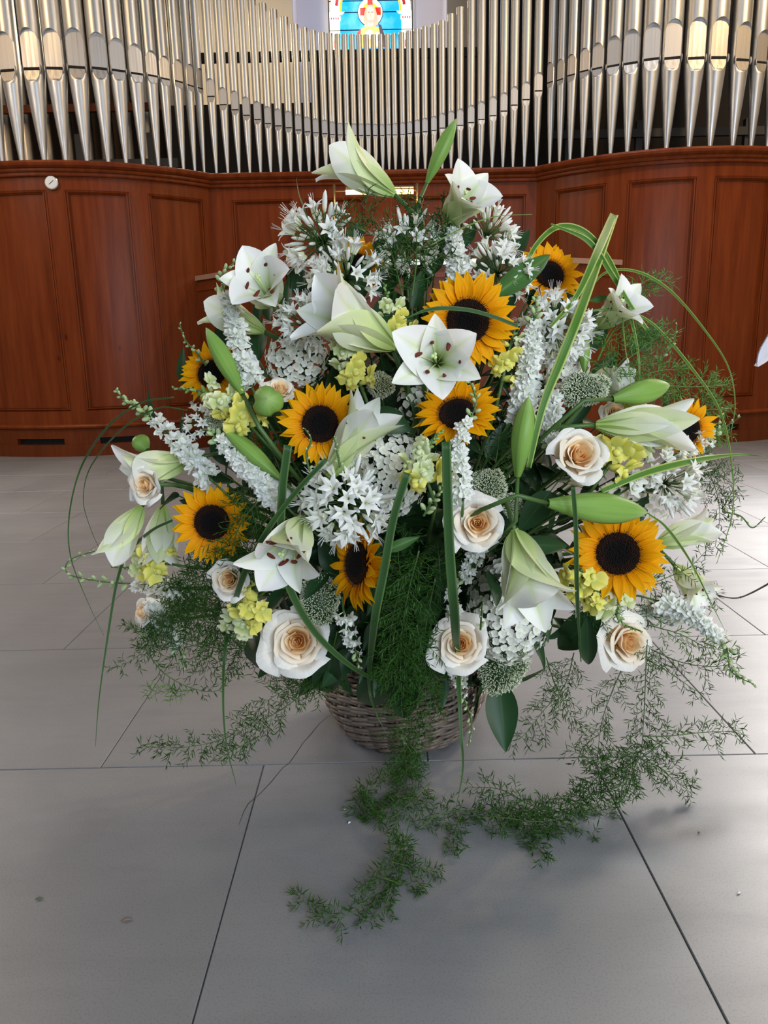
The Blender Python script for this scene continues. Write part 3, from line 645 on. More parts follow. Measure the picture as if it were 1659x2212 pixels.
# ---- lily (unit: petal length 1, throat base at the origin, opening along +Z)
def lily_petal(kind, flare, wid, seed):
    """kind: inner (wide) or outer (narrow)"""
    rnd = random.Random(seed); b = MB(); n = 14
    pr, pz = [.035], [0.0]; ph0 = .16
    for k in range(1, n + 1):
        v = (k - .5) / n; ph = ph0 + (flare - ph0) * (max(0, v - .18) / .82) ** 1.5
        pr.append(pr[-1] + math.sin(ph) / n); pz.append(pz[-1] + math.cos(ph) / n)
    W_ = wid * (1.0 if kind == 'inner' else .78); rp = rnd.uniform(0, 6); ra = .018 if kind == 'inner' else .008
    def f(u, v):
        k = v * n; i = min(int(k), n - 1); t = k - i
        r = pr[i] * (1 - t) + pr[i + 1] * t; z = pz[i] * (1 - t) + pz[i + 1] * t
        ph = ph0 + (flare - ph0) * (max(0, v - .18) / .82) ** 1.5
        w = W_ * (.22 * (1 - v) ** 1.2 + 1.0 * max(0, math.sin(PI * min(.999, v) ** (1.25 if kind == 'inner' else 1.0))) ** .78)
        w = max(w, .006)
        x = (u - .5) * 2
        cup = w * x * x * (.75 * (1 - v) + .22)                         # the edges bend towards the flower's axis
        ruf = ra * math.sin(7 * v + rp) * abs(x) ** 2 * v * (1 if x > 0 else -1.2)
        rib = -.012 * math.exp(-(x * 5) ** 2) * (1 - v)
        nr, nz = -math.cos(ph), math.sin(ph)
        return Vector((x * w, r + nr * (cup + rib + ruf), z + nz * (cup + rib + ruf)))
    b.sheet(8, 20, f); return b.mesh('petal', M['lily'] if kind == 'inner' else M['lilygreen'])
_lp = {}
def lily_set(flare, wid):
    key = (round(flare, 2), round(wid, 2))
    if key not in _lp: _lp[key] = ([lily_petal('inner', flare, wid, k) for k in range(3)], [lily_petal('outer', flare * 1.05, wid, 10 + k) for k in range(3)])
    return _lp[key]
def anther_me():
    b = MB(); b.ball((0, 0, 0), (.027, .020, .078), 8, 6); return b.mesh('anther', M['anther'])
ANT = anther_me()
def fil_me(bend):
    b = MB(); pts = [Vector((0, .02 + bend * t * t, .60 * t)) for t in [k / 6 for k in range(7)]]; b.tube(pts, lambda t: .009 - .003 * t, 5); return b.mesh('stamen', M['pistil'])
FIL = {k: fil_me(k) for k in (.10, .16, .22)}
def pist_me():
    b = MB(); b.tube([Vector((0, .01 * k, .13 * k)) for k in range(6)], lambda t: .013, 6)
    for k in range(3): b.ball((.02 * math.cos(k * 2.1), .05 + .02 * math.sin(k * 2.1), .67), .024, 6, 5)
    return b.mesh('pistil', M['pistil'])
PIS = pist_me()
def lily(label, px, py, L, ax, ay, flare=1.1, wid=.23, off=.0, Y=None, roll=0.0, k=1.0, stamens=6, stem=True, drop=()):
    """px,py = throat base; L = petal length in pixels; (ax, ay) = direction it opens to"""
    p = PT((px, py) if Y is None else (px, py, Y), off); s = L * PXS(p); z = facing(p, ax, ay, k)
    t = thing('lily', label, 'lily', TRS(p, basis(z, roll), s), 'white lilies of the bouquet')
    inn_, out_ = lily_set(flare, wid)
    for i in range(6):
        if i in drop: continue
        a = 2 * PI * i / 6; Q = Matrix.Rotation(a + jit(.08), 3, 'Z') @ Matrix.Rotation(jit(.07), 3, 'X')
        me = inn_[i // 2] if i % 2 == 0 else out_[i // 2]; sc = random.uniform(.95, 1.05)
        ob('petal', me, t, TRS(Vector((0, 0, .0 if i % 2 == 0 else -.01)), Q, sc))
    for i in range(stamens):
        a = 2 * PI * (i + .3) / 6; bend = random.choice((.16, .22) if flare > 1.2 else ((.10, .16) if flare > .8 else (.10,))); Q = Matrix.Rotation(a, 3, 'Z')
        fo = ob('stamen', FIL[bend], t, TRS(Vector(), Q, 1.0)); ob('anther', ANT, fo, TRS(Vector((0, .03 + bend, .61)), Matrix.Rotation(jit(.9) + .8, 3, 'X') @ Matrix.Rotation(jit(.6), 3, 'Y')))
    if stamens: ob('pistil', PIS, t)
    if stem: add_stem(t, p, z, .0055)
    return t

# ---- lily bud: unit length 1 along +Z, radius relative
def bud_me(fat):
    b = MB(); n = 18
    def f(u, v):
        a = 2 * PI * u; r = fat * (math.sin(PI * min(1, .06 + v * .93)) ** .9 * (.62 + .5 * v) + .10 * (1 - v))
        if v > .999: r = .004
        g = abs(math.cos(1.5 * a)); r *= (.84 + .20 * g ** .5) ; return Vector((r * math.cos(a), r * math.sin(a), v))
    b.sheet(n, 16, f); return b.mesh('bud', M['bud'])
BUDS = {f: bud_me(f * (.84 if f < .3 else .95)) for f in (.15, .19, .24, .50)}
def bud(label, a, c, fat=.19, off=.02, Ya=None, Yc=None, stem=True, roll=0.0, dz=0.0):
    p = PT(a if Ya is None else (*a, Ya), off); q = PT(c if Yc is None else (*c, Yc), off + dz)
    ax = q - p; L = ax.length
    t = thing('lily_bud', label, 'lily bud', TRS(p, basis(ax, roll), L), 'green lily buds of the bouquet')
    ob('bud', BUDS[fat], t)
    if stem: add_stem(t, p, ax.normalized(), .0048, back=min(.09, L * .8))
    return t

# ---- rose (unit radius 1, opening along +Z)
def rose_petals(seed, n=26, openness=1.0):
    rnd = random.Random(seed); out = []
    for i in range(n):
        q = i / (n - 1); r = .03 + .82 * q ** 1.1 * (1 if q < .6 else rnd.uniform(.90, 1.10)); a0 = i * 2.399 + rnd.uniform(-.2, .2)
        span = (2.9 - 1.35 * q) * rnd.uniform(.9, 1.1); h = .92 - .48 * q ** 1.6 * openness; flare = (q ** 2) * openness
        ph = rnd.uniform(0, 6); point = .06 + .16 * q; bb = -.10 - .25 * q; curl = .03 + .26 * q ** 1.5
        hj = rnd.uniform(-.07, .07)
        def f(u, v, hj=hj, r=r, a0=a0, span=span, h=h, flare=flare, ph=ph, point=point, bb=bb, curl=curl, q=q):
            x = (u - .5) * 2; a = a0 + x * span / 2
            top = h * (1 - (.20 + .22 * q) * abs(x) ** 2.4) + point * .5 * math.exp(-(x * 2.4) ** 2) * q + hj
            R = r * (.35 + .65 * math.sin(PI / 2 * min(1, v * 1.25)) ** .8) + .10 * r * x * (1 - q * .4)
            R += flare * .36 * v ** 2.2 * (1 - .35 * abs(x) ** 2); R *= 1 - .42 * v ** 3 * max(0, 1 - q / .45)
            k = max(0, v - .80) / .20
            R += curl * k ** 1.4 * (.7 + .3 * math.sin(3 * x + ph)); z = bb + (top - bb) * v - curl * .75 * k ** 2
            z += (.02 + .03 * q) * math.sin(4 * x + ph) * v; R += (.01 + .03 * q) * math.sin(6 * x + 2 * ph) * v * v
            return Vector((R * math.cos(a), R * math.sin(a), z))
        b = MB(); nu = 14 if q < .5 else 10; b.sheet(nu, 9, f)
        out.append(b.mesh('petal', M['rose_in'] if q < .48 else (M['rose_mid'] if q < .74 else M['rose_out'])))
    return out
RS = [rose_petals(3), rose_petals(8), rose_petals(21, 24, .55)]
def sepals_me():
    b = MB()
    for k in range(5):
        R = Matrix.Rotation(2 * PI * k / 5, 3, 'Z'); b.sheet(2, 5, lambda u, v: R @ Vector(((u - .5) * .26 * (1 - v), .08 + .62 * v, -.30 - .16 * v * v)))
    b.ball((0, 0, -.36), (.16, .16, .16), 8, 6); return b.mesh('sepals', M['leafmid'])
SEP = sepals_me()
def rose(label, px, py, D, ax=0, ay=0, kind=0, off=.03, Y=None, roll=0.0):
    p = PT((px, py) if Y is None else (px, py, Y), off); R = D / 2 * PXS(p) * .84; z = facing(p, ax, ay)
    t = thing('rose', label, 'rose', TRS(p - z * R * .55, basis(z, roll), R), 'peach centred cream roses')
    for me in RS[kind]: ob('petal', me, t)
    ob('sepals', SEP, t); add_stem(t, p - z * R * .8, z, .005); return t

# ---- agapanthus umbel
def agap_floret(seed, opened):
    rnd = random.Random(seed); b = MB(); b.cm = 0
    b.tube([Vector((0, 0, 0)), Vector((0.02, 0, .30)), Vector((0, 0, .58))], .013, 4)
    b.cm = 1
    if opened:
        for k in range(6):
            R = Matrix.Rotation(PI / 3 * k + rnd.uniform(-.1, .1), 3, 'Z'); w = .050 if k % 2 else .041; fl = rnd.uniform(.15, .21)
            b.sheet(2, 5, lambda u, v: R @ Vector(((u - .5) * 2 * w * (.35 + 1.1 * math.sin(PI * min(1, .12 + v * .86)) - .25 * v), .016 + fl * max(0, v - .25) ** 1.5 * 1.5 + .03 * v, .56 + .42 * v - .16 * v ** 3 - .02 * abs(u - .5))))
        for k in range(4): a = k * 1.6; b.tube([Vector((0, 0, .75)), Vector((.05 * math.cos(a), .05 * math.sin(a), 1.02))], .004, 3)
    else:
        b.ball((0, 0, .78), (.048, .048, .22), 7, 6)
    return b.mesh('floret' if opened else 'floret_bud', [M['stem'], M['agap']])
AGO = [agap_floret(s, True) for s in range(4)]; AGB = [agap_floret(9, False)]
def agapanthus(label, px, py, Rpx, ax=0, ay=0, n=34, open_frac=.6, spread=1.55, off=.0, Y=None, stem=True):
    """px,py = hub where the florets' stalks meet"""
    p = PT((px, py) if Y is None else (px, py, Y), off); s = Rpx * PXS(p); z = facing(p, ax, ay)
    t = thing('agapanthus', label, 'agapanthus', TRS(p, basis(z, 0), s), 'white agapanthus heads of the bouquet')
    n = int(n * 1.35)
    for i in range(n):
        c = 1 - (1 - math.cos(spread)) * (i + .5) / n; th = math.acos(c) + jit(.12); a = i * 2.399 + jit(.2)
        d = Vector((math.sin(th) * math.cos(a), math.sin(th) * math.sin(a), math.cos(th))); op = random.random() < open_frac - .06
        ob('floret' if op else 'floret_bud', random.choice(AGO if op else AGB), t, TRS(d * .02, basis(d, jit(3), Vector((.1, 1, .2))), random.uniform(.82, 1.08) if op else random.uniform(.6, .95)))
    if stem: add_stem(t, p, z, .0055)
    return t

# ---- larkspur spike
def lark_floret(seed):
    rnd = random.Random(seed); b = MB()
    for ly, (n, L, w, til) in enumerate(((5, .58, .215, .25), (5, .32, .14, .9))):
        for k in range(n):
            R = Matrix.Rotation(2 * PI * k / n + ly * .5 + rnd.uniform(-.15, .15), 3, 'Z'); c = rnd.uniform(-.1, .15); ph = rnd.uniform(0, 6)
            b.sheet(3, 4, lambda u, v: R @ Vector(((u - .5) * 2 * w * (.25 + math.sin(PI * min(1, .1 + .85 * v)) ** .8) * (1 - .35 * v), .03 + L * v * math.cos(til), L * v * math.sin(til) + c * v * v + .05 * math.sin(8 * u + ph) * v)))
    b.tube([Vector((0, .0, -.02)), Vector((0, -.1, -.35))], lambda t: .06 - .04 * t, 5); return b.mesh('floret', M['lark'])
LKF = [lark_floret(s) for s in range(4)]
def lark_bud():
    b = MB(); b.ball((0, 0, .38), (.155, .155, .27), 7, 6); b.tube([Vector((0, 0, 0)), Vector((0, 0, .18))], .03, 4); b.tube([Vector((0, .08, .35)), Vector((0, .24, .16))], lambda t: .05 - .03 * t, 4); return b.mesh('bud', M['larkbud'])
LKB = lark_bud()
def spike_frame(pts, off, n): 
    P = [PT(q, off) for q in pts]; return curve(P, n)
def larkspur(label, pts, wpx, nf=26, budfrac=.35, nb=12, off=.03, budsize=.62, stem=True, tipw=.45, cat='larkspur'):
    c, L = spike_frame(pts, off, 60); s = wpx * PXS(c[0])
    t = thing(cat, label, cat, TRS(c[0], basis((c[8] - c[0]), 0, Vector((0, -1, 0))), 1), 'white larkspur spikes of the bouquet'); I = t.matrix_world.inverted()
    b = MB(); b.tube([I @ q for q in c], lambda v: .0022 - .0010 * v, 5); ob('stalk', b.mesh('stalk', M['stem']), t)
    nf = int(nf * 1.25)
    for i in range(nf):
        v = (i + .5) / nf * (1 - budfrac); k = min(int(v * 59), 58); q = c[k]; tg = (c[k + 1] - c[k]).normalized(); sd = tg.orthogonal().normalized()
        d = Matrix.Rotation(i * 2.399 + jit(.3), 3, tg) @ sd
        if d.dot((q - CAM).normalized()) > .55: d = -d
        g = 1 - .35 * (i / nf); face = (d + tg * .35).normalized()
        ob('floret', random.choice(LKF), t, I @ TRS(q + d * s * .28 * g + Vector((jit(1), jit(1), jit(1))) * s * .03, basis(face, jit(3)), s * .62 * g * random.uniform(.85, 1.15)))
    for i in range(nb):
        e = i / max(1, nb - 1); v = (1 - budfrac) + budfrac * (e * .97 + .02); k = min(int(v * 59), 58); q = c[k]; tg = (c[k + 1] - c[k]).normalized(); sd = tg.orthogonal().normalized()
        d = (Matrix.Rotation(i * 2.399, 3, tg) @ sd + tg * (.6 + .6 * e)).normalized(); sz = s * budsize * (1 - (1 - tipw) * e)
        ob('bud', LKB, t, I @ TRS(q, basis(d, jit(2)), sz))
    if stem and (c[0] - BASK).length > .2: add_stem(t, c[0], (c[6] - c[0]).normalized(), .003, back=.03)
    return t

# ---- snapdragon
def snap_floret(seed, m):
    rnd = random.Random(seed); b = MB()
    b.ball((0, 0, .12), (.19, .15, .32), 8, 6)
    for k, (a, w, L, til) in enumerate(((.45, .27, .48, .9), (-.45, .27, .48, .9), (PI - .85, .19, .34, .2), (PI, .20, .36, .1), (PI + .85, .19, .34, .2))):
        R = Matrix.Rotation(a, 3, 'Z'); ph = rnd.uniform(0, 6)
        b.sheet(5, 5, lambda u, v: R @ Vector(((u - .5) * 2 * w * (.35 + math.sin(PI * min(1, .08 + .8 * v))), .07 + L * v * math.cos(til) + .05 * math.sin(9 * u + ph) * v, .30 + L * v * math.sin(til) + .08 * math.cos(PI * (u - .5) * 2) * v - .15 * v * v * (til < .5) + .045 * math.sin(7 * u + ph) * v)))
    b.ball((0, -.13, .38), (.15, .12, .10), 8, 5); return b.mesh('floret', m)
SNY = [snap_floret(s, M['snapy']) for s in range(2)]; SNW = [snap_floret(s + 5, M['snapw']) for s in range(2)]
def snap_bud():
    b = MB(); b.ball((0, 0, .3), (.16, .13, .30), 7, 6); b.ball((0, 0, .08), (.17, .17, .12), 6, 4); return b.mesh('bud', M['snapbud'])
SNB = snap_bud()
def snapdragon(label, pts, size, nf=7, nb=8, yellow=.5, budfrac=.4, off=.03, stem=True):
    c, L = spike_frame(pts, off, 60); s = size * PXS(c[0])
    t = thing('snapdragon', label, 'snapdragon', TRS(c[0], basis((c[8] - c[0]), 0, Vector((0, -1, 0))), 1), 'yellow green snapdragon spikes'); I = t.matrix_world.inverted()
    b = MB(); b.tube([I @ q for q in c], lambda v: .0034 - .0018 * v, 6); ob('stalk', b.mesh('stalk', M['stem']), t)
    tocam = None
    for i in range(nf):
        v = (i + .5) / nf * (1 - budfrac); k = min(int(v * 59), 58); q = c[k]; tg = (c[k + 1] - c[k]).normalized(); tc = (CAM - q).normalized(); sd = tg.cross(tc).normalized()
        d = (sd * math.cos(i * 2.4) + tc * (abs(math.sin(i * 2.4)) * .9 + .15) + tg * .15).normalized(); g = 1 - .35 * i / nf
        me = random.choice(SNY if (i / nf) < yellow else SNW)
        ob('floret', me, t, I @ TRS(q + d * s * .22, basis(d, 0, tg), s * 1.2 * g * random.uniform(.9, 1.15)))
    for i in range(nb):
        e = i / max(1, nb - 1); v = (1 - budfrac) + budfrac * e * .98; k = min(int(v * 59), 58); q = c[k]; tg = (c[k + 1] - c[k]).normalized()
        d = (Matrix.Rotation(i * 2.399, 3, tg) @ tg.orthogonal().normalized() + tg * (.7 + .8 * e)).normalized()
        ob('bud', SNB, t, I @ TRS(q, basis(d, 0), s * (.62 - .34 * e)))
    if stem and (c[0] - BASK).length > .2: add_stem(t, c[0], (c[6] - c[0]).normalized(), .0035, back=.03)
    return t

# ---- hydrangea
def hyd_floret(seed):
    rnd = random.Random(seed); b = MB(); b.cm = 0; b.tube([Vector((0, 0, -1.2)), Vector((0, 0, 0))], .03, 4); b.cm = 1
    for k in range(4):
        R = Matrix.Rotation(PI / 2 * k + rnd.uniform(-.1, .1), 3, 'Z'); c = rnd.uniform(-.05, .22)
        b.sheet(4, 4, lambda u, v: R @ Vector(((u - .5) * 2 * .36 * math.sin(PI * min(1, .10 + .84 * v)) ** .6, .03 + .56 * v, c * v * v + .22 * (u - .5) ** 2 + .02)))
    b.ball((0, 0, .03), .06, 5, 4); return b.mesh('floret', [M['stem'], M['hyd']])
HYF = [hyd_floret(s) for s in range(3)]
def hydrangea(label, px, py, rx, ry, n=70, fl=24, off=.0, rz=None, ax=0, ay=.0):
    p = PT((px, py), off); k = PXS(p); z = facing(p, ax, ay); rz = (rz or min(rx, ry)) * k; B = basis(z)
    t = thing('hydrangea', label, 'hydrangea', TRS(p - z * rz, B, 1), 'white hydrangea heads of the bouquet')
    n = min(295, int(n * 1.35))
    for i in range(n):
        c = 1 - 1.05 * (i + .5) / n; th = math.acos(max(-1, min(1, c))); a = i * 2.399 + jit(.15)
        d = Vector((math.sin(th) * math.cos(a), math.sin(th) * math.sin(a), math.cos(th)))
        q = Vector((d.x * rx * k, d.y * ry * k, d.z * rz)) * random.uniform(.90, 1.06); nn = Vector((d.x / rx, d.y / ry, d.z / (rz / k))).normalized()
        ob('floret', random.choice(HYF), t, TRS(q, basis((nn + Vector((jit(.35), jit(.35), 0))).normalized(), jit(3), Vector((.2, 1, .1))), fl * k * .72 * random.uniform(.85, 1.15)))
    add_stem(t, p - z * rz, z, .005, back=.02); return t

# ---- trachelium: thousands of tiny tips on a lumpy dome
def trachelium(label, px, py, rx, ry, n=1500, off=.0, ax=0, ay=0):
    p = PT((px, py), off); k = PXS(p); z = facing(p, ax, ay); rz = min(rx, ry) * .8 * k; B = basis(z)
    t = thing('trachelium', label, 'trachelium', TRS(p - z * rz, B, 1), 'fuzzy grey green trachelium heads'); V = []; F = []; UV = []
    lumps = [(random.uniform(0, 2 * PI), random.uniform(0, 1.4)) for _ in range(14)]
    LD = [Vector((math.sin(b_) * math.cos(a_), math.sin(b_) * math.sin(a_), math.cos(b_))) for a_, b_ in lumps]
    for i in range(n):
        c = 1 - 1.15 * (i + .5) / n; th = math.acos(c); a = i * 2.399
        d = Vector((math.sin(th) * math.cos(a), math.sin(th) * math.sin(a), math.cos(th)))
        h = .84 + .20 * max(0, max(d.dot(l) for l in LD) - .86) / .14 + jit(.06)
        q = Vector((d.x * rx * k, d.y * ry * k, d.z * rz)) * h; q0 = q * .80
        dd = (d + Vector((jit(.5), jit(.5), jit(.5)))).normalized(); q = q0 + dd * (q - q0).length * random.uniform(.7, 1.1); w = .00125
        s = dd.orthogonal().normalized(); s2 = dd.cross(s); b0 = len(V)
        tp = q - dd * .0028; ws = w * .35
        V += [q0 + s * ws, q0 - s * ws, tp + s * w, tp + s2 * w, tp - s * w, tp - s2 * w, q + dd * .0006]; UV += [(.5, 0)] * 2 + [(.5, .75)] * 4 + [(.5, 1)]
        F += [(b0, b0 + 1, b0 + 4, b0 + 2), (b0 + 2, b0 + 3, b0 + 6), (b0 + 3, b0 + 4, b0 + 6), (b0 + 4, b0 + 5, b0 + 6), (b0 + 5, b0 + 2, b0 + 6)]
    b = MB(); b.add(V, F, UV); ob('flower_head', b.mesh('flower_head', M['trach'], False), t, kind='stuff')
    b = MB(); b.ball((0, 0, 0), (rx * k * .74, ry * k * .74, rz * .74), 14, 10); ob('core', b.mesh('core', M['leaf']), t)
    add_stem(t, p - z * rz, z, .004, back=.02); return t

# ---- asparagus fern frond
def fern(label, pts, wpx, dens=1.0, off=.03, mat='fern', nl=.0205, stemr=.0014, grp='asparagus fern fronds', flat=.9, prof=None, nr=.00095, stem_vis=True, name='asparagus_fern'):
    P = [PT(q, off) for q in pts]; c, L = curve(P, max(12, int(sum((P[i + 1] - P[i]).length for i in range(len(P) - 1)) / .012)))
    n = len(c); w = wpx * PXS(c[n // 2]); root = thing(name, label, 'fern', TRS(c[0], None, 1), grp); I = root.matrix_world.inverted()
    onfloor = [len(q) > 2 and q[2] == 'F' if not isinstance(q, Vector) else False for q in pts]
    sb = MB(); sb.tube([I @ q for q in c], lambda v: stemr * (1.15 - .75 * v), 5)
    B = []; D = []
    for i in range(1, n):
        v = i / (n - 1); tg = (c[i] - c[i - 1]).normalized(); vw = (c[i] - CAM).normalized(); lat = tg.cross(vw).normalized()
        pf = prof(v) if prof else (.35 + .65 * math.sin(PI * min(1, .15 + v * .75)))
        for sg in (-1, 1):
            if random.random() > .84 * dens: continue
            bl = w * pf * random.uniform(.25, 1.1); dr = (lat * sg * random.uniform(.5, 1) + tg * random.uniform(.05, .75) - vw * jit(flat) + Vector((0, 0, -.12))).normalized()
            m = max(1, int(bl / .0088)); p = c[i].copy(); path = [p.copy()]
            for k in range(m):
                dr = (dr + tg * .06 + Vector((jit(.14), jit(.14), jit(.14) - .03))).normalized(); p = p + dr * .0088
                if p.z < .004: p.z = .004
                path.append(p.copy())
                for _ in range(2 if k % 2 else 3):
                    s = dr.orthogonal().normalized(); s = Matrix.Rotation(random.uniform(0, 2 * PI), 3, dr) @ s
                    B.append(p); D.append((dr * random.uniform(.45, 1.0) + s).normalized() * nl * random.uniform(.65, 1.15))
            sb.tube([I @ q for q in (path[0], path[len(path) // 2], path[-1])], .00055, 3, False)
        for _ in range(2):
            s = Matrix.Rotation(random.uniform(0, 2 * PI), 3, tg) @ tg.orthogonal().normalized(); B.append(c[i]); D.append((tg * .7 + s).normalized() * nl)
    ob('stem', sb.mesh('stem', M['fernpale'] if mat == 'fernpale' else M['stem']), root)
    B = np.array([tuple(I @ q) for q in B]); D = np.array([tuple(q) for q in D]); m = len(B); ztop = B[:, 2] + D[:, 2] + c[0].z
    low = ztop < .003; D[low, 2] += (.003 - ztop[low])
    A = np.cross(D, np.array([.3, .5, .81])); A /= np.linalg.norm(A, axis=1)[:, None]; C_ = np.cross(D, A); C_ /= np.linalg.norm(C_, axis=1)[:, None]
    up = np.zeros_like(D); up[:, 2] = np.random.uniform(-.12, .12, m) * nl
    mid = B + D * .5 + up; tip = B + D; r = nr
    V = np.stack([B + A * r * .5, B - A * r * .5, mid + A * r, mid + C_ * r, mid - A * r, mid - C_ * r, tip], 1).reshape(-1, 3)
    f4 = np.array([(0, 1, 4, 2)]); f3 = np.array([(2, 3, 6), (3, 4, 6), (4, 5, 6), (5, 2, 6), (0, 2, 3), (1, 5, 4)])
    base = (np.arange(m) * 7)[:, None, None]
    F = [tuple(x) for x in (base + f4[None]).reshape(-1, 4).tolist()] + [tuple(x) for x in (base + f3[None]).reshape(-1, 3).tolist()]
    nb = MB(); nb.add(V.tolist(), F, [(.5, 0), (.5, 0), (.5, .5), (.5, .5), (.5, .5), (.5, .5), (.5, 1)] * m)
    ob('needles', nb.mesh('needles', M[mat], False), root, kind='stuff'); return root

# ---- grass blade: a folded ribbon with real thickness
def blade(label, pts, wpx_, off=.08, mat='blade', taper=(.5, 1, .05), twist=0.0, fold=.25, name='grass_blade', grp='long grass blades of the bouquet', cat='grass blade', end_cut=False):
    P = [PT(q, off) for q in pts]; c, L = curve(P, 70); w = wpx_ * .84 * PXS(c[20]) / 2; b = MB(); V = []; UV = []
    t = thing(name, label, cat, TRS(c[0], None, 1), grp); I = t.matrix_world.inverted(); n = len(c)
    for i in range(n):
        v = i / (n - 1); tg = (c[min(i + 1, n - 1)] - c[max(i - 1, 0)]).normalized(); vw = (c[i] - CAM).normalized(); s = tg.cross(vw).normalized(); s = Matrix.Rotation(twist * math.sin(v * 5), 3, tg) @ s; nn = s.cross(tg).normalized()
        ww = w * (taper[0] + (taper[1] - taper[0]) * min(1, v / .3) if v < .3 else taper[1] + (taper[2] - taper[1]) * ((v - .3) / .7) ** (1.6 if not end_cut else 1.0))
        ww = max(ww, .0004); q = c[i]
        for x, h in ((-1, 0), (-.5, -.5 * fold), (0, -fold), (.5, -.5 * fold), (1, 0)): V.append(I @ (q + s * ww * x - nn * ww * h)); UV.append(((x + 1) / 2, v))
        for x, h in ((1, 0), (0, -fold), (-1, 0)): V.append(I @ (q + s * ww * x - nn * (ww * h) + nn * min(.0006, ww * .4))); UV.append(((x + 1) / 2, v))
    F = [(i * 8 + k, i * 8 + (k + 1) % 8, (i + 1) * 8 + (k + 1) % 8, (i + 1) * 8 + k) for i in range(n - 1) for k in range(8)] + [tuple(range(7, -1, -1)), tuple((n - 1) * 8 + k for k in range(8))]
    b.add(V, F, UV); ob('blade', b.mesh('blade', M[mat]), t); return t

# ---- broad leaf
def leaf_me(name, mat, wr=.42, wav=.05, bend=.18):
    b = MB()
    def f(u, v):
        x = (u - .5) * 2; w = wr / 2 * math.sin(PI * v ** .85) ** .85 * (1 - .15 * v) + .004
        return Vector((x * w, v, -bend * v * v + w * .35 * x * x + wav * math.sin(9 * v + x) * x * x * w))
    b.sheet(6, 12, f); return b.mesh(name, mat)
LEAF = {'leaf': [leaf_me('leaf', M['leaf']), leaf_me('leaf', M['leaf'], .5, .12, .3), leaf_me('leaf', M['leaf'], .36, .05, .05)], 'leafmid': [leaf_me('leaf', M['leafmid'], .34, .2, .15)]}
def bigleaf(label, a, c, wpx, off=.05, mat='leaf', turn=0.0, ya=None):
    p = PT(a, off); q = PT(c, off); L = (q - p).length; y = (q - p).normalized(); vw = (CAM - p).normalized(); x = y.cross(vw).normalized(); x = Matrix.Rotation(turn, 3, y) @ x; z = x.cross(y)
    t = thing('broad_leaf', label, 'leaf', TRS(p, Matrix((x, y, z)).transposed(), 1), 'single broad leaves of the bouquet'); ws = wpx * PXS(p) / L / (.34 if mat == 'leafmid' else .42)
    ob('leaf', LEAF[mat][0], t, TRS(Vector(), None, (L * ws, L, L)))
    b = MB(); b.tube([Vector((0, -.05, -.006)), Vector((0, 0, -.001)), Vector((0, L * .5, -L * .05)), Vector((0, L * .96, -L * .17))], lambda v: .0016 * (1 - .7 * v), 5); ob('stalk', b.mesh('stalk', M['stem']), t); return t

# ================================================================== THE BASKET
random.seed(31)
BC = Vector((.045, 1.83, 0))
def brad(z):                                                          # basket outline: narrow foot, wide belly, drawn-in rim
    return float(np.interp(z, [0, .02, .05, .09, .13, .17, .22, .27, .30], [.150, .168, .187, .203, .207, .198, .182, .170, .168]))
bk = thing('wicker_basket', 'round grey-brown woven wicker basket standing on the stone floor under the flowers', 'basket', TRS(BC))
NS = 26
for k in range(NS):
    a = 2 * PI * k / NS
    b = MB(); b.tube([Vector((brad(z) * math.cos(a), brad(z) * math.sin(a), z)) for z in np.linspace(.005, .30, 12)], .0045, 6); ob('stake', b.mesh('stake', M['wicker']), bk)
nrow = 21
for r in range(nrow):
    z = .008 + r * .0138; b = MB(); n = NS * 6
    for st in range(2):
        P = []
        for i in range(n + 1):
            a = 2 * PI * i / n; ph = NS / 2 * a + PI * r + (PI if st else 0)
            zz = z + .0045 * math.sin(ph + .6) + (.0045 if st else 0) + .003 * math.sin(3 * a + r)
            rr = brad(zz) + .0072 * math.cos(ph); P.append(Vector((rr * math.cos(a), rr * math.sin(a), max(.004, zz))))
        b.tube(P, lambda t: .0050 + .0007 * math.sin(40 * t + r), 6, False)
    ob('weave_strand', b.mesh('weave_strand', M['wicker']), bk)
b = MB(); b.tube([Vector((0, 0, .003)), Vector((0, 0, .012))], .150, 30); ob('base', b.mesh('base', M['wicker']), bk)
ff = thing('floral_foam', 'dark green moss and foam filling the wicker basket under the stems', 'foam', TRS(BC + Vector((0, 0, .015))))
b = MB(); b.tube([Vector((0, 0, 0)), Vector((0, 0, .10)), Vector((0, 0, .22)), Vector((0, 0, .30))], lambda t: (.150, .175, .150, .125)[min(3, int(t * 3.01))], 24); ob('foam_block', b.mesh('foam_block', M['foam']), ff)

# ================================================================== THE FLOWERS
random.seed(101)
S = sunflower
S('largest sunflower in the upper middle, crossed by a grass blade behind the open white lily', 1010, 694, 218, .10, .12, .05, n=22)
S('full sunflower left of the centre with a dark disc, above the white agapanthus', 692, 916, 188, -.10, .05, .05, n=21)
S('tilted sunflower right below the open white lily, with larkspur across its disc', 988, 895, 190, -.15, .75, .03, n=20)
S('full round sunflower at the lower right beneath a long green bud', 1334, 1196, 216, .08, .02, .06, n=22)
S('sunflower at the lower left with fern needles across its disc', 458, 1128, 178, -.12, -.05, .03, n=20)
S('sunflower turned sideways in the lower middle, seen almost edge on', 776, 1218, 212, -1.55, .05, .05, n=20)
S('half hidden sunflower at the far right edge of the bouquet', 1484, 926, 138, .55, .05, -.05, n=18)
S('sunflower at the left edge behind a long green bud and snapdragon', 458, 808, 146, -.30, .35, -.06, n=18)
S('sunflower at the upper right behind a pointed green leaf', 1186, 594, 154, .35, .50, -.08, n=18)
S('mostly hidden sunflower at the top behind white agapanthus', 770, 578, 140, .0, .30, -.12, n=18)

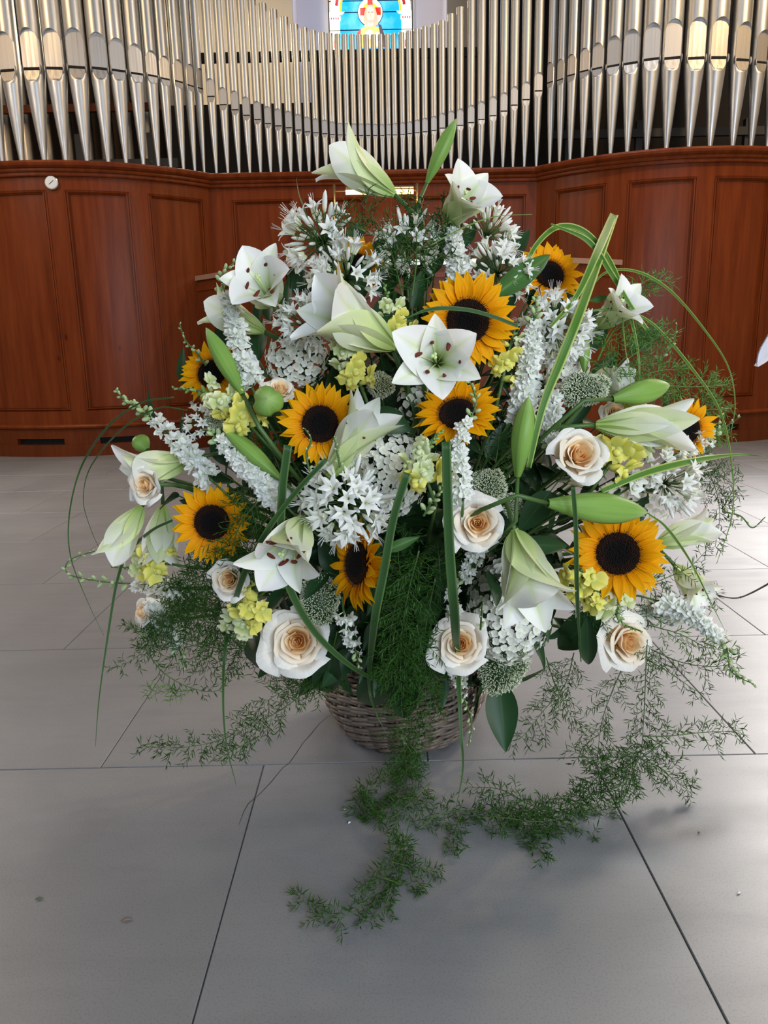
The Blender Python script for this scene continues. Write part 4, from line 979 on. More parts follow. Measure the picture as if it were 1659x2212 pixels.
Lf = lily
Lf('wide open white lily facing forward in the centre, overlapping the largest sunflower', 944, 786, 178, .02, .10, 1.38, .26, .085, roll=1.10)
Lf('white lily opening down left beside a peach rose, with dark red stamens', 655, 1120, 190, -.42, -.85, 1.08, .25, .09, roll=.3)
Lf('greenish white lily hanging down right beneath a tall upright bud', 1112, 1148, 216, .45, -1.55, .78, .25, .12, roll=.5)
Lf('white trumpet lily at the top pointing up left above the agapanthus', 852, 420, 176, -2.6, 1.75, .78, .22, .0, k=.25, roll=.2, stamens=0)
Lf('white lily at the upper right top beneath the upright green bud', 966, 482, 134, .50, .70, 1.05, .28, .0, roll=.3)
Lf('open white lily at the upper left with dark stamens showing', 590, 658, 152, -.28, .50, 1.25, .28, -.0, roll=.52)
Lf('large greenish white trumpet lily in the upper middle pointing up left', 850, 750, 222, -2.0, 1.2, .78, .25, .03, k=1.15, roll=.55)
Lf('white lily at the upper left edge pointing left behind the larkspur', 570, 716, 142, -1.9, .85, .75, .22, -.06, k=.6, roll=.4, stamens=0)
Lf('half open lily right of the left centre sunflower, rising from the agapanthus', 712, 1028, 206, 1.45, 2.2, .60, .20, .06, k=.9, roll=.0)
Lf('white lily at the left edge behind a small peach rose', 408, 992, 158, -1.7, -.45, 1.0, .24, -.04, k=.8, roll=.3, stamens=0)
Lf('closed greenish white lily hanging down at the left edge', 306, 1095, 138, -1.1, -1.7, .48, .24, .0, k=.25, stamens=0)
Lf('pale white lily hanging behind the left sunflower', 352, 1092, 140, -.15, -2.0, .55, .24, -.08, k=.3, stamens=0, roll=.5)
Lf('white lily at the right edge with dark stamens, above the fern', 1292, 706, 122, .75, .70, 1.10, .26, -.04, roll=.2)
Lf('white lily at the lower right edge opening downward with dark stamens', 1458, 1222, 112, .95, -1.0, 1.0, .25, -.02, roll=.1)
Lf('pale green trumpet lily at the right edge behind the round sunflower', 1418, 1175, 130, 1.6, .55, .5, .24, -.06, k=.3, stamens=0)
Lf('slim half closed lily at the right pointing right above the snapdragon', 1288, 918, 205, 2.2, .0, .42, .21, .03, k=.35, stamens=0, roll=.5)
Lf('creamy lily half hidden behind the fern on the right', 1262, 842, 112, 1.2, .3, .95, .30, -.09, stamens=0)
Lf('white lily low on the far left behind the hanging lily', 330, 1150, 80, -.2, -1.0, .8, .24, -.13, stamens=0, stem=False)

B_ = bud
B_('slim upright green bud at the very top of the bouquet', (922, 396), (986, 256), .15, .0, 1.80, 1.80)
B_('long green bud rising at the left beside the larkspur', (524, 852), (445, 708), .15, .06)
B_('long green bud lying left above the white larkspur', (607, 1036), (480, 924), .15, .06)
B_('tall fat green bud standing right of the centre', (1118, 1030), (1142, 856), .19, .09)
B_('long horizontal green bud resting on the round sunflower', (1182, 1087), (1398, 1107), .15, .13)
B_('green bud pointing right beneath the right hand fern', (1322, 862), (1447, 832), .19, .04)
B_('round pale green bud pointing at the viewer beside the left sunflower', (580, 872), (578, 862), .50, .05, dz=.06)
B_('small olive bud above the lily on the left edge', (318, 972), (292, 944), .50, -.02, stem=False)
B_('narrow green bud between the white agapanthus and the trachelium on the right', (1262, 802), (1262, 715), .19, .0)

Rz = rose
Rz('largest peach rose at the lower left of the centre above the basket', 642, 1386, 150, -.10, -.05, 0, .09)
Rz('peach centred cream rose right of the middle beside the long blade', 1032, 1130, 128, .0, .05, 1, .09)
Rz('cream rose with an orange heart above the basket behind the long blade', 995, 1392, 126, -.02, -.02, 0, .08)
Rz('cream rose at the right tilted up beside yellow snapdragon', 1254, 980, 130, .30, .30, 2, .06)
Rz('cream rose at the lower right turned to the right under the snapdragon', 1362, 1388, 128, .55, -.10, 1, .05)
Rz('peach rose left of the down facing lily', 494, 1252, 94, -.30, -.05, 2, .10)
Rz('small peach rose at the left edge in front of white petals', 310, 1048, 86, -.7, -.05, 2, .14)
Rz('blush rose facing up above the round pale bud', 606, 838, 76, .15, .9, 1, .0)
Rz('pale rose peeking out at the lower left edge of the bouquet', 304, 1322, 64, -1.3, .0, 0, -.02)
Rz('half hidden cream rose behind the slim lily on the right', 1330, 890, 60, .3, .5, 1, -.05)

A = agapanthus
A('white agapanthus at the top left reaching over the dark wood', 700, 525, 112, -.75, .55, 36, .55, 1.5, -.04)
A('white agapanthus in the upper middle left over the hidden sunflower', 748, 604, 98, -.15, .45, 32, .45, 1.5, .0)
A('budding white agapanthus at the top right next to the lily', 1050, 512, 92, .85, .85, 30, .35, 1.3, -.06)
A('white agapanthus right of the top, above the largest sunflower', 1075, 592, 88, .35, .45, 28, .5, 1.5, -.01)
A('white agapanthus at the top centre wrapped in dark fern', 880, 530, 92, .1, .25, 26, .55, 1.6, -.05)
A('large white agapanthus in front of the middle above the sideways sunflower', 752, 1084, 122, -.12, .12, 44, .62, 1.5, .06)
A('white agapanthus at the right behind the long folded blade', 1196, 712, 98, .55, .15, 40, .55, 1.6, .0)
A('white agapanthus left of the big trumpet lily', 664, 706, 84, -.15, .0, 36, .6, 1.5, .0)
A('white agapanthus low at the right edge beneath the pointing blade', 1432, 1046, 96, .9, -.2, 26, .5, 1.3, -.02)
A('small white agapanthus at the left edge beneath the snapdragon', 440, 912, 56, -.5, .3, 14, .7, 1.2, -.02)

H = hydrangea
H('white hydrangea in the middle behind the long leaning blade', 842, 1020, 82, 100, 170, 23, .02)
H('white hydrangea at the lower right beneath the hanging lily', 1098, 1318, 92, 118, 200, 23, .02)
H('creamy hydrangea at the upper left behind the agapanthus', 640, 778, 66, 58, 90, 20, -.03)
H('white hydrangea right of the tall larkspur', 1222, 790, 52, 66, 90, 20, -.03)
H('small hydrangea between the open lily and the left sunflower', 896, 868, 40, 44, 26, 19, -.05)
H('white hydrangea at the far right beneath the pointing blade', 1400, 1075, 60, 56, 40, 20, -.08)

K = larkspur
K('tall white larkspur right of the largest sunflower', [(1128, 905), (1140, 820), (1150, 730), (1158, 640)], 66, 34, .25, 12, .05)
K('white larkspur in front of the tilted sunflower, bending up', [(1000, 1080), (992, 1000), (1000, 935), (1028, 870), (1005, 800)], 52, 24, .38, 13, .09)
K('upright white larkspur at the upper left with buds leaning out', [(545, 838), (520, 750), (500, 660), (478, 600), (512, 562)], 62, 32, .30, 13, .03)
K('dense white larkspur left of the hanging blades', [(612, 1088), (545, 1020), (490, 965), (450, 930)], 66, 30, .15, 8, .06)
K('long white larkspur reaching out to the upper left, tipped with green buds', [(460, 1040), (380, 950), (320, 895), (270, 865), (250, 842)], 58, 26, .42, 22, .02)
K('long larkspur reaching out at the lower left, its bud tip curling', [(400, 1270), (300, 1262), (220, 1256), (148, 1240), (150, 1210), (205, 1190)], 56, 22, .50, 20, .02)
K('short white larkspur hanging below the sideways sunflower', [(742, 1318), (752, 1360), (768, 1405), (778, 1450)], 48, 13, .42, 10, .08)
K('white larkspur hanging down over the basket behind the longest blade', [(985, 1440), (1000, 1500), (1018, 1560), (1012, 1610)], 44, 14, .40, 12, .06, stem=False)
K('white larkspur sweeping out at the lower right to a curled bud tip', [(1430, 1300), (1500, 1330), (1565, 1390), (1580, 1450), (1632, 1480)], 56, 24, .42, 16, .02)
K('feathery white larkspur at the right under the snapdragon', [(1350, 1060), (1420, 1010), (1490, 960), (1560, 925), (1600, 900)], 62, 24, .35, 12, .0)
K('upright white larkspur at the top right beside the agapanthus', [(992, 610), (985, 550), (975, 490), (968, 435)], 58, 22, .40, 14, .0)
K('tuft of white larkspur under the middle peach rose', [(1040, 1175), (1020, 1215), (1000, 1260)], 48, 13, .1, 2, .06)
K('white larkspur tuft at the lower left within the fern', [(340, 1300), (375, 1370), (400, 1440)], 62, 18, .30, 6, -.02)
K('white larkspur behind the tall bud on the right', [(1190, 850), (1190, 910), (1180, 970)], 54, 16, .1, 2, -.03)
K('cluster of green larkspur buds in front of the hydrangea', [(915, 1115), (935, 1080), (965, 1045)], 46, 0, .95, 13, .09, .8, stem=False)
K('thin sprig of green buds at the left above the snapdragon', [(445, 790), (425, 762), (400, 735), (388, 700)], 40, 0, .97, 11, -.02, .6, stem=False)
K('thin bud sprig reaching far right over the floor', [(1560, 1105), (1600, 1115), (1625, 1140), (1652, 1118)], 34, 0, .97, 9, -.02, .55, stem=False)
K('green bud sprig at the right rising from the fern', [(1420, 780), (1452, 745), (1462, 700)], 36, 0, .97, 10, -.02, .6, stem=False)
K('sprig of green buds across the left centre sunflower', [(668, 1018), (662, 980), (672, 950), (658, 925)], 34, 0, .97, 10, .10, .6, stem=False)
K('sprig of green buds in front of the half open lily', [(735, 1010), (728, 975), (722, 945)], 32, 0, .97, 8, .10, .6, stem=False)
K('bud sprig over the cream rose by the trachelium', [(1038, 1360), (1040, 1325), (1042, 1300)], 34, 0, .97, 9, .10, .6, stem=False)
K('white larkspur left of the low hydrangea', [(985, 1330), (975, 1290), (1000, 1240)], 40, 11, .15, 3, .03)
K('low white larkspur behind the cream rose on the right', [(1390, 1310), (1440, 1330), (1480, 1345)], 50, 13, .1, 2, -.03)
K('green tipped larkspur at the right edge above the pointing blade', [(1500, 1010), (1540, 950), (1555, 905), (1560, 880)], 40, 6, .65, 12, -.02)

N = snapdragon
N('snapdragon rising left of the open lily with yellow lower flowers', [(780, 835), (755, 780), (725, 725), (692, 690)], 44, 8, 8, .45)
N('snapdragon above the open lily beside the fern', [(868, 735), (852, 690), (838, 650), (830, 612)], 42, 7, 7, .5, .35, .01)
N('snapdragon at the left edge over the sunflower, pointing left', [(545, 925), (500, 878), (455, 850), (372, 838)], 50, 9, 10, .55, .42, .04)
N('pale snapdragon cluster in front of the tilted sunflower', [(925, 1045), (905, 1000), (925, 962), (955, 930)], 52, 8, 9, .2, .35, .10)
N('snapdragon between the down facing lily and the largest rose', [(560, 1290), (540, 1320), (518, 1350), (505, 1372)], 50, 9, 3, .45, .15, .08)
N('snapdragon at the right beside the cream rose, green tip pointing right', [(1310, 1015), (1340, 965), (1400, 935), (1480, 905)], 54, 9, 10, .5, .38, .05)
N('yellow snapdragon flower clasping the round sunflower from below left', [(1255, 1230), (1262, 1265), (1262, 1300)], 50, 5, 0, 1.0, .0, .10, stem=False)
N('pale snapdragon hanging over the cream rose at the lower right', [(1290, 1275), (1325, 1305), (1345, 1345), (1388, 1365)], 50, 6, 10, .1, .40, .11)
N('snapdragon at the lower left beneath the hanging lily', [(365, 1218), (320, 1212), (275, 1225), (240, 1225)], 44, 8, 5, .6, .25, .04)
N('yellow snapdragon right of the largest sunflower', [(1085, 825), (1095, 775), (1108, 725), (1120, 690)], 42, 6, 3, .8, .25, .03)
N('small yellow snapdragon flower right of the green pointing bud', [(1350, 895), (1375, 882), (1395, 872)], 34, 4, 0, 1.0, .0, -.02, stem=False)

T = trachelium
T('fuzzy trachelium head at the upper right under the narrow bud', 1262, 842, 62, 42, 1700, .02)
T('largest fuzzy trachelium head over the basket beside the cream rose', 1082, 1432, 66, 76, 2300, .04)
T('dark fuzzy trachelium head behind the middle peach rose', 1055, 1055, 44, 52, 1300, .0)
T('dark fuzzy trachelium head left of the sideways sunflower', 690, 1295, 52, 66, 1600, .0)
T('small trachelium head between the lilies in the middle', 822, 832, 38, 32, 800, -.03)
T('tiny trachelium head at the left beneath the snapdragon', 462, 905, 28, 26, 500, -.01)
T('trachelium head at the lower left within the fern', 335, 1345, 40, 44, 900, -.02)
T('tiny dark trachelium head at the foot of the tall green bud', 1105, 1092, 26, 34, 500, -.03)

# ================================================================== BLADES, LEAVES, FERNS
G_ = blade
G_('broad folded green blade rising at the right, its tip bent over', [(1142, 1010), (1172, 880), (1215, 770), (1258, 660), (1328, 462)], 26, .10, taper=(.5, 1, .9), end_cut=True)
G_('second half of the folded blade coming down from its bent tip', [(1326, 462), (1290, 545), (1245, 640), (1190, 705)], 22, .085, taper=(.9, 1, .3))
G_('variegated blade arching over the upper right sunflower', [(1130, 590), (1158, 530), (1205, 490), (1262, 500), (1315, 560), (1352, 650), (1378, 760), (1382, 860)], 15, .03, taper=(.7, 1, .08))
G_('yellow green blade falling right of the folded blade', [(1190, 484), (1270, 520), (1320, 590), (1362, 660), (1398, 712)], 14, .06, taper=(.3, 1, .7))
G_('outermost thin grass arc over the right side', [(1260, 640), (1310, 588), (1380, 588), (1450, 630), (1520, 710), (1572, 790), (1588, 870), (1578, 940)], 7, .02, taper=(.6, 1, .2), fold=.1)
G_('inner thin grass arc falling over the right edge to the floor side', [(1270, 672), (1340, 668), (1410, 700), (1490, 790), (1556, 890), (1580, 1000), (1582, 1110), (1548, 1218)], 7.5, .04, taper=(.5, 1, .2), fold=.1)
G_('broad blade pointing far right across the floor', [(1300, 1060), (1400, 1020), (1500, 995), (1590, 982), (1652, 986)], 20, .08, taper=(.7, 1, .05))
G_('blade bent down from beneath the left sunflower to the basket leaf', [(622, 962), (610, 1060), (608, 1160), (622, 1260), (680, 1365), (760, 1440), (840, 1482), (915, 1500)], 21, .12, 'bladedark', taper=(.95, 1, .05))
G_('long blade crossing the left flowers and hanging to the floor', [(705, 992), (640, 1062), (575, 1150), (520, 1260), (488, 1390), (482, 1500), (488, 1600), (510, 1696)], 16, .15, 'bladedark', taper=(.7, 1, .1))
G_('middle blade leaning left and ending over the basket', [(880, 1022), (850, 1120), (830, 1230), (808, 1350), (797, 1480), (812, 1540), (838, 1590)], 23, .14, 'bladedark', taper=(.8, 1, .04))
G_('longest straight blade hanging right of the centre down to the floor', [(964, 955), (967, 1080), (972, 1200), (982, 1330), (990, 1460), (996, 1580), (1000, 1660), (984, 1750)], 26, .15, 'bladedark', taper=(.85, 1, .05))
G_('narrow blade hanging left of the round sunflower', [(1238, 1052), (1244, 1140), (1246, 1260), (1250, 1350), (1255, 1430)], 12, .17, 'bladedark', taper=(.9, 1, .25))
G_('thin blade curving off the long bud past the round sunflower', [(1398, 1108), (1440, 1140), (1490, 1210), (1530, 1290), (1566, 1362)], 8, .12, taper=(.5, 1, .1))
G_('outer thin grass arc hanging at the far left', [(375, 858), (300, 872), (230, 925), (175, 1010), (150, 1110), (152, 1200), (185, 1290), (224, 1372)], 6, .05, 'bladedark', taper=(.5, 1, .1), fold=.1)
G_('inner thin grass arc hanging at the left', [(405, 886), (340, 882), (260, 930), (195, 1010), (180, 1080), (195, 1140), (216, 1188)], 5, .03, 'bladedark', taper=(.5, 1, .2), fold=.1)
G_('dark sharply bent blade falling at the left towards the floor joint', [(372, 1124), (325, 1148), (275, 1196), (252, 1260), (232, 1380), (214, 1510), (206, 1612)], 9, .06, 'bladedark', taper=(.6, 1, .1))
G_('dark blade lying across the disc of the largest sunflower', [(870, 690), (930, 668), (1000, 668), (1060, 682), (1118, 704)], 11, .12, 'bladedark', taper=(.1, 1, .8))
G_('hair thin stalk pointing right at the top', [(930, 530), (1000, 492), (1070, 468), (1150, 463)], 3.5, .04, fold=.1)
G_('thin tail of grass looping down inside the right arcs', [(1308, 545), (1338, 640), (1352, 760), (1370, 870)], 3.5, .05, fold=.1, taper=(.8, .9, .3))
G_('dry brown stalk standing at the top left in front of the wood', [(672, 510), (660, 460), (646, 420), (640, 384)], 4, .0, 'bladedark', fold=.1)
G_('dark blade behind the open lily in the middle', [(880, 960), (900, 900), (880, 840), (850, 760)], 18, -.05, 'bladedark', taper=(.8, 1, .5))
tw = thing('twig', 'thin dark twig reaching in from the right edge over the floor', 'twig', TRS(WY(1550, 1287, 1.75)))
b = MB(); tp, _ = curve([WY(1550, 1287, 1.75), WY(1590, 1292, 1.75), WY(1625, 1280, 1.78), WY(1680, 1250, 1.8)], 16); I = tw.matrix_world.inverted(); b.tube([I @ q for q in tp], lambda t: .0014 + .0016 * t, 5)
for q in (5, 9, 12): b.ball(I @ tp[q], .0028, 5, 4)
ob('branch', b.mesh('branch', plain('bark', (.03, .02, .02), .7)), tw)
cl = thing('white_cloth', 'corner of a white cloth at the right edge before the brown case', 'cloth', TRS(WY(1637, 790, 3.4)))
b = MB(); q0 = WY(1635, 792, 3.4); q1 = WY(1668, 690, 3.45); q2 = WY(1740, 640, 3.5); q3 = WY(1740, 745, 3.45); I = cl.matrix_world.inverted()
for dz in (0, .01): b.sheet(8, 8, lambda u, v: I @ (q0.lerp(q1.lerp(q2, v), min(1, u * 1.0 + .02)).lerp(q0.lerp(q3.lerp(q2, v * .2), u), v) + Vector((0, .02 * math.sin(6 * u + 4 * v) + dz, 0))))
ob('cloth', b.mesh('cloth', M['cloth']), cl)

BL = bigleaf
BL('pointed dark green leaf over the upper right sunflower', (1052, 650), (1208, 536), 52, .05, 'leafmid')
BL('big dark leaf hanging beside the basket on the right', (1078, 1470), (1092, 1622), 72, .02)
BL('dark leaf lying over the left of the basket', (870, 1440), (750, 1530), 86, .04)
BL('dark leaf hanging over the middle of the basket', (880, 1440), (868, 1580), 66, .03)
BL('dark leaf at the lower left under the snapdragon', (610, 1360), (518, 1462), 84, .0)
BL('dark leaf right of the largest rose over the basket', (720, 1400), (690, 1530), 70, .0)
BL('dark narrow leaf hanging under the cream rose at the right', (1268, 1330), (1272, 1462), 44, .04)
BL('dark leaf between the low hydrangea and the right cream rose', (1300, 1320), (1190, 1415), 76, .0)
BL('dark leaf beside the tall green bud', (1190, 1060), (1120, 1150), 60, .01)
BL('dark leaf below the long horizontal bud', (1110, 1175), (1240, 1180), 44, .05)
BL('dark leaf right of the small trachelium in the middle', (800, 890), (890, 930), 60, .0)
BL('slender leaf right of the sideways sunflower', (832, 1190), (905, 1160), 26, .05, 'leafmid')
BL('dark leaf behind the round sunflower on its left', (1150, 1230), (1230, 1300), 70, .0)
BL('small leaf above the lily at the right edge', (1272, 650), (1325, 640), 16, .02, 'leafmid')
BL('dark leaf left of the largest sunflower', (800, 700), (905, 690), 30, .03)

random.seed(77)
F_ = fern
F_('green fern frond hanging down the middle over the basket', [(905, 1190), (880, 1290), (866, 1400), (868, 1520), (872, 1610), (880, 1670, 'F', .02)], 78, 1.0, .10)
F_('second fern frond hanging beside the long straight blade', [(940, 1250), (920, 1350), (905, 1460), (900, 1560), (898, 1640)], 62, .95, .07)
F_('bright fern frond lying on the floor before the basket', [(885, 1640, 'F', .03), (870, 1700, 'F'), (850, 1740, 'F'), (800, 1745, 'F', .01), (772, 1720, 'F', .01)], 75, 1.0, .05)
F_('fern tuft lying on the floor before the basket, pointing left', [(930, 1690, 'F', .03), (880, 1740, 'F', .03), (840, 1768, 'F', .03), (790, 1760, 'F')], 70, 1.0)
F_('short fern branch reaching up left on the floor', [(900, 1650, 'F', .02), (850, 1670, 'F', .02), (800, 1700, 'F', .02), (785, 1725, 'F')], 34, .9)
F_('long fern frond sweeping along the floor to the right', [(905, 1790, 'F'), (960, 1755, 'F', .02), (1060, 1752, 'F', .03), (1160, 1755, 'F', .03), (1240, 1735, 'F', .05), (1310, 1700, 'F', .10)], 72, 1.0)
F_('upper fern branch arching along the floor at the centre right', [(1230, 1760, 'F', .03), (1150, 1740, 'F', .04), (1080, 1705, 'F', .04), (1010, 1700, 'F', .03)], 48, .95)
F_('lower fern branch drooping on the floor at the centre right', [(1060, 1740, 'F', .03), (1120, 1775, 'F', .02), (1160, 1810, 'F'), (1172, 1850, 'F')], 60, .95)
F_('fern branch on the floor pointing lower right', [(1130, 1745, 'F', .03), (1200, 1770, 'F', .02), (1250, 1790, 'F'), (1280, 1800, 'F')], 56, .9)
F_('small fern branch pointing down from the floor frond', [(1000, 1755, 'F', .02), (985, 1790, 'F'), (978, 1845, 'F')], 34, .9)
F_('fern frond curling toward the viewer at the bottom', [(890, 1800, 'F', .03), (855, 1850, 'F', .02), (820, 1910, 'F'), (770, 1965, 'F'), (700, 1985, 'F'), (640, 1930, 'F')], 56, 1.0)
F_('two-pronged fern twig at the bottom pointing right, upper prong', [(840, 1860, 'F', .02), (890, 1872, 'F'), (950, 1885, 'F')], 34, .95)
F_('lower prong of the fern twig at the bottom pointing right', [(825, 1895, 'F', .02), (870, 1910, 'F'), (915, 1915, 'F')], 34, .95)
F_('bright upright fern tuft at the bottom centre', [(845, 1870, 'F', .01), (865, 1830, 'F', .03), (880, 1815, 'F', .05)], 48, 1.0)
F_('tuft at the lowest point of the bottom fern frond', [(850, 1900, 'F', .01), (830, 1960, 'F', .01), (800, 1990, 'F')], 44, .95)
F_('tall fern stem hanging at the lower right', [(1398, 1380), (1394, 1480, 1.52), (1390, 1560, 1.48), (1380, 1640, 1.44), (1330, 1710, 'F', .10)], 78, .95)
F_('fern branch pointing far right above the floor', [(1390, 1590, 1.48), (1440, 1590, 1.48), (1520, 1582, 1.50), (1604, 1578, 1.52)], 52, .95)
F_('fern branch pointing lower right with a bushy end', [(1385, 1640, 1.46), (1430, 1660, 1.46), (1460, 1690, 1.46), (1492, 1700, 1.46)], 60, .95)
F_('thick fern clump above the floor at the right', [(1390, 1620, 1.46), (1330, 1640, 1.44), (1280, 1690, 1.42), (1240, 1740, 1.42)], 84, 1.0)
F_('fern branch pointing left from the right hand clump', [(1330, 1660, 1.44), (1280, 1640, 1.44), (1225, 1618, 1.44)], 44, .95)
F_('fern branch hanging beneath the right hand clump', [(1370, 1660, 1.44), (1350, 1720, 1.44), (1300, 1770, 1.42), (1270, 1795, 1.42)], 56, .95)
F_('loose fern frond over the pale floor right of the basket', [(1240, 1410), (1220, 1480), (1170, 1540), (1130, 1590), (1105, 1600)], 84, .9, -.02)
F_('open fern frond right of the basket leaning right', [(1180, 1420), (1200, 1480), (1230, 1540), (1240, 1570)], 60, .85, -.04)
F_('fern frond hanging left of the tall fern stem', [(1350, 1430), (1320, 1500), (1300, 1560), (1290, 1640)], 66, .9, .0)
F_('fern frond reaching right under the cream rose', [(1400, 1400), (1470, 1430), (1540, 1440), (1590, 1432)], 50, .9, .0)
F_('fern frond drooping right below the cream rose', [(1390, 1420), (1450, 1455), (1500, 1490), (1528, 1500)], 40, .9, .0)
F_('fern frond at the lower right below the larkspur', [(1400, 1350), (1470, 1370), (1530, 1400), (1580, 1400)], 52, .9, .03, 'fernpale')
F_('fern twig crossing the lower right lily', [(1380, 1270), (1440, 1248), (1490, 1225), (1525, 1190)], 40, .9, .06)
F_('fern frond reaching out low on the left to a thin tip', [(700, 1450), (640, 1510), (560, 1560), (470, 1600), (390, 1615), (305, 1612)], 52, 1.0, .03)
F_('bushy fern frond hanging left of the basket', [(720, 1470), (640, 1480), (570, 1520), (540, 1560)], 60, .95, .0)
F_('short fern branch beneath the low left frond', [(560, 1590), (520, 1612), (470, 1640)], 34, .85, .0)
F_('fern frond falling over the left sunflower', [(560, 1080), (520, 1130), (500, 1190), (490, 1240)], 78, 1.0, .07)
F_('fern frond running left under the left sunflower', [(570, 1190), (500, 1220), (420, 1250), (350, 1290)], 76, 1.0, .05)
F_('dense fern frond left of the peach rose', [(500, 1290), (430, 1320), (370, 1350), (300, 1370)], 84, 1.0, .02)
F_('fern frond hanging at the lower left over the floor', [(420, 1280), (350, 1350), (320, 1400), (262, 1440)], 50, .95, .02)
F_('arched bare fern stem at the lower left with upright branches', [(310, 1395), (350, 1450), (410, 1485), (470, 1492), (510, 1455)], 34, .5, .02)
F_('fern frond behind the arched stem', [(480, 1340), (460, 1400), (440, 1460)], 70, .7, -.04)
F_('fern sprig with pale tips at the lower left', [(420, 1490), (370, 1495), (320, 1492)], 28, .8, .02, 'fernpale')
F_('dark fern frond left of the centre sunflower', [(620, 1050), (590, 980), (560, 910), (545, 870)], 80, 1.0, -.01)
F_('dark fern frond beneath the middle agapanthus', [(640, 1180), (620, 1120), (560, 1080), (500, 1060)], 70, 1.0, .02)
F_('fern frond rising at the top behind the white bells', [(870, 640), (850, 560), (820, 490), (780, 440)], 74, 1.0, .02)
F_('dark fern frond at the top centre right of the trumpet lily', [(890, 640), (900, 560), (900, 490), (915, 430)], 78, 1.0, .03)
F_('dark fern frond lying right at the top centre', [(880, 560), (930, 520), (970, 500), (1000, 520)], 66, 1.0, .0)
F_('fern twig over the upper right lily', [(960, 500), (950, 460), (970, 430)], 26, .8, .03)
F_('fern frond in front of the top left agapanthus', [(790, 500), (740, 480), (700, 480), (680, 500)], 56, .9, .05)
F_('loose light fern frond at the right in front of the wood', [(1290, 860), (1330, 800), (1390, 750), (1450, 710)], 84, .9, .0, 'fernpale')
F_('light fern frond filling the right side under the white lily', [(1290, 780), (1310, 740), (1340, 700), (1380, 700), (1430, 760)], 80, .9, .01, 'fernpale')
F_('light fern frond at the upper right curling up', [(1340, 720), (1370, 680), (1365, 640), (1400, 605), (1450, 610)], 40, .9, -.02, 'fernpale')
F_('airy fern frond pointing right above the far sunflower', [(1400, 830), (1460, 835), (1520, 835), (1572, 830)], 48, .75, -.05, 'fernpale')
F_('lower airy fern frond pointing right behind the far sunflower', [(1420, 880), (1480, 880), (1530, 885), (1580, 882)], 42, .75, -.07, 'fernpale')
F_('airy fern frond right of the far sunflower', [(1490, 900), (1530, 930), (1560, 940), (1575, 935)], 44, .75, -.07, 'fernpale')
F_('light fern behind the slim lily on the right', [(1330, 870), (1370, 820), (1430, 800), (1480, 800)], 70, .85, -.03, 'fernpale')
F_('dark fern frond hanging at the far right edge', [(1500, 980), (1540, 1040), (1555, 1110), (1545, 1180)], 58, .95, -.02)
F_('small fern sprig beside the far right grass arcs', [(1560, 1100), (1585, 1050), (1580, 1000)], 34, .8, -.04)
F_('dark fern deep in the middle below the hydrangea', [(890, 1330), (870, 1260), (860, 1190), (880, 1150)], 86, 1.0, .0)
F_('dark fern deep left of the middle rose', [(950, 1300), (950, 1230), (945, 1170)], 70, 1.0, -.02)
F_('dark fern between the sideways sunflower and the left rose', [(840, 1450), (850, 1380), (845, 1300)], 70, 1.0, .02)
F_('dark fern right of the tilted sunflower', [(1060, 1050), (1075, 970), (1080, 900)], 60, .95, -.03)
F_('fern above the cream rose at the lower right', [(1240, 1310), (1300, 1330), (1400, 1330), (1450, 1290)], 60, .9, .0)

F_('dense fern spray low on the left between rose and snapdragon', [(560, 1330), (500, 1350), (440, 1340), (380, 1310)], 84, 1.1, .03)
F_('dense dark fern spray below the left sunflower', [(600, 1230), (540, 1240), (470, 1235), (410, 1220)], 74, 1.1, .05)
F_('dark fern spray at the lower left above the arched stem', [(540, 1400), (470, 1400), (400, 1390), (330, 1370)], 74, 1.0, .0)
F_('fern spray along the right of the left sunflower', [(600, 1100), (560, 1140), (540, 1190), (530, 1240)], 64, 1.1, .06)
F_('low fern spray left of the largest peach rose', [(620, 1440), (570, 1430), (520, 1420), (470, 1430)], 60, 1.0, .0)
F_('fern spray under the largest peach rose', [(740, 1450), (690, 1480), (640, 1490), (600, 1480)], 58, 1.0, .02)
F_('bushy fern over the left of the hanging frond', [(870, 1250), (850, 1330), (840, 1420), (850, 1500)], 60, 1.1, .09)
F_('bushy fern over the right of the hanging frond', [(900, 1350), (920, 1450), (930, 1540), (900, 1600)], 60, 1.1, .09)
F_('thick fern tuft where the hanging frond meets the floor', [(880, 1560, 1.50), (870, 1620, 1.50), (880, 1680, 'F', .03)], 66, 1.1, .09)
F_('second fern layer over the right hand clump', [(1440, 1600, 1.46), (1380, 1640, 1.45), (1310, 1680, 1.43), (1250, 1710, 1.42)], 70, 1.1)
F_('second fern layer along the floor frond at the right', [(1000, 1760, 'F', .02), (1080, 1765, 'F', .03), (1160, 1775, 'F', .03), (1230, 1765, 'F', .03)], 60, 1.1)
F_('dark fern between the round sunflower and the low larkspur', [(1380, 1330), (1430, 1310), (1490, 1290), (1540, 1290)], 56, 1.0, -.02)

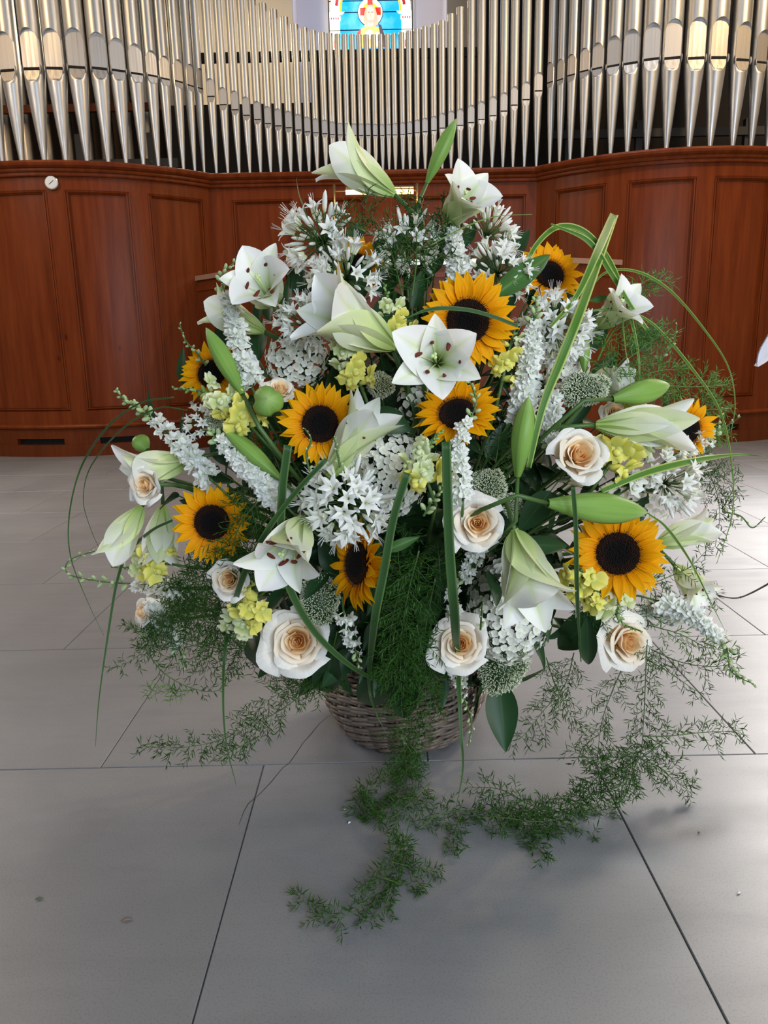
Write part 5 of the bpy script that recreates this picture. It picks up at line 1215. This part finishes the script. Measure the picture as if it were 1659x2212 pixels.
# filler foliage deep in the bouquet
random.seed(55)
def leafy(px, py, off, k):
    T_ = dome(px, py, off); c, L = curve([BASK + Vector((jit(.05), jit(.05), 0)), BASK.lerp(T_, .55) + Vector((0, 0, .03)), T_], 20)
    t = thing('leafy_branch', 'dark leathery foliage branch tucked deep among the flowers', 'foliage', TRS(T_), 'dark filler foliage'); I = t.matrix_world.inverted()
    b = MB(); b.tube([I @ q for q in c], lambda v: .0035 - .002 * v, 5); ob('stalk', b.mesh('stalk', M['stem']), t)
    for i in range(9):
        v = .50 + .5 * i / 8; q = c[int(v * 19)]; tg = (c[19] - c[14]).normalized(); d = (Matrix.Rotation(i * 2.399, 3, tg) @ tg.orthogonal().normalized() * 1.0 + tg * (.35 + .6 * (i / 8))).normalized()
        s = random.uniform(.065, .10); Q = basis(tg, 0); y = d; x = y.cross(tg + Vector((jit(.3), jit(.3), jit(.3)))).normalized(); z = x.cross(y)
        ob('leaf', random.choice(LEAF['leaf']), t, I @ TRS(q, Matrix((x, y, z)).transposed(), s * random.uniform(.9, 1.2)))
NF_ = 96
for k in range(NF_):
    a = k * 2.399; r = math.sqrt((k + .5) / NF_)
    px = 895 + 560 * r * math.cos(a); py = 950 + 455 * r * math.sin(a)
    if py < 720: px = 905 + (px - 905) * .72
    leafy(px, py, -.06 - random.random() * .10, k)

for k, (px, py) in enumerate([(620, 1400), (700, 1440), (760, 1400), (840, 1420), (900, 1440), (960, 1460), (1030, 1480), (1100, 1470), (1180, 1380), (1240, 1340), (560, 1340), (660, 1330), (740, 1350), (820, 1340), (1150, 1300), (1210, 1260), (820, 560), (880, 500), (940, 560), (1000, 540), (760, 540), (700, 560), (1080, 560), (1140, 640), (640, 640), (700, 660), (780, 650), (840, 640), (900, 640), (560, 700), (620, 700), (1180, 700), (1240, 740), (560, 780)]):
    leafy(px, py, -.07 - random.random() * .05, k)

# small bits on the floor
def bit(label, px, py, col, L, a):
    p = WF(px, py, .001); t = thing('plant_scrap', label, 'plant scrap', TRS(p, Matrix.Rotation(a, 3, 'Z'), 1))
    b = MB(); b.tube([Vector((-L, 0, .001)), Vector((0, L * .2, .002)), Vector((L, 0, .001))], lambda v: .0022 * math.sin(PI * (.1 + .8 * v)), 5); b.tube([Vector((0, -L * .4, .001)), Vector((0, L * .5, .002))], .0008, 4); ob('scrap', b.mesh('scrap', plain('scrap_colour', col, .8)), t)
bit('tiny green needle cluster lying alone on the left floor', 85, 1943, (.10, .12, .07), .007, .2)
bit('small brown husk lying on the floor at the lower left', 274, 1989, (.20, .15, .12), .010, .3)
bit('tiny white petal scrap on the floor left of the fern', 755, 1778, (.75, .75, .75), .004, .8)
bit('tiny white crumb left of the fern, the upper one', 745, 1749, (.7, .7, .7), .003, .1)
bit('tiny white crumb on the floor at the far right bottom', 1596, 1930, (.75, .72, .7), .004, .4)
bit('tiny dark crumb on the floor at the right', 1510, 1800, (.1, .1, .1), .003, .4)
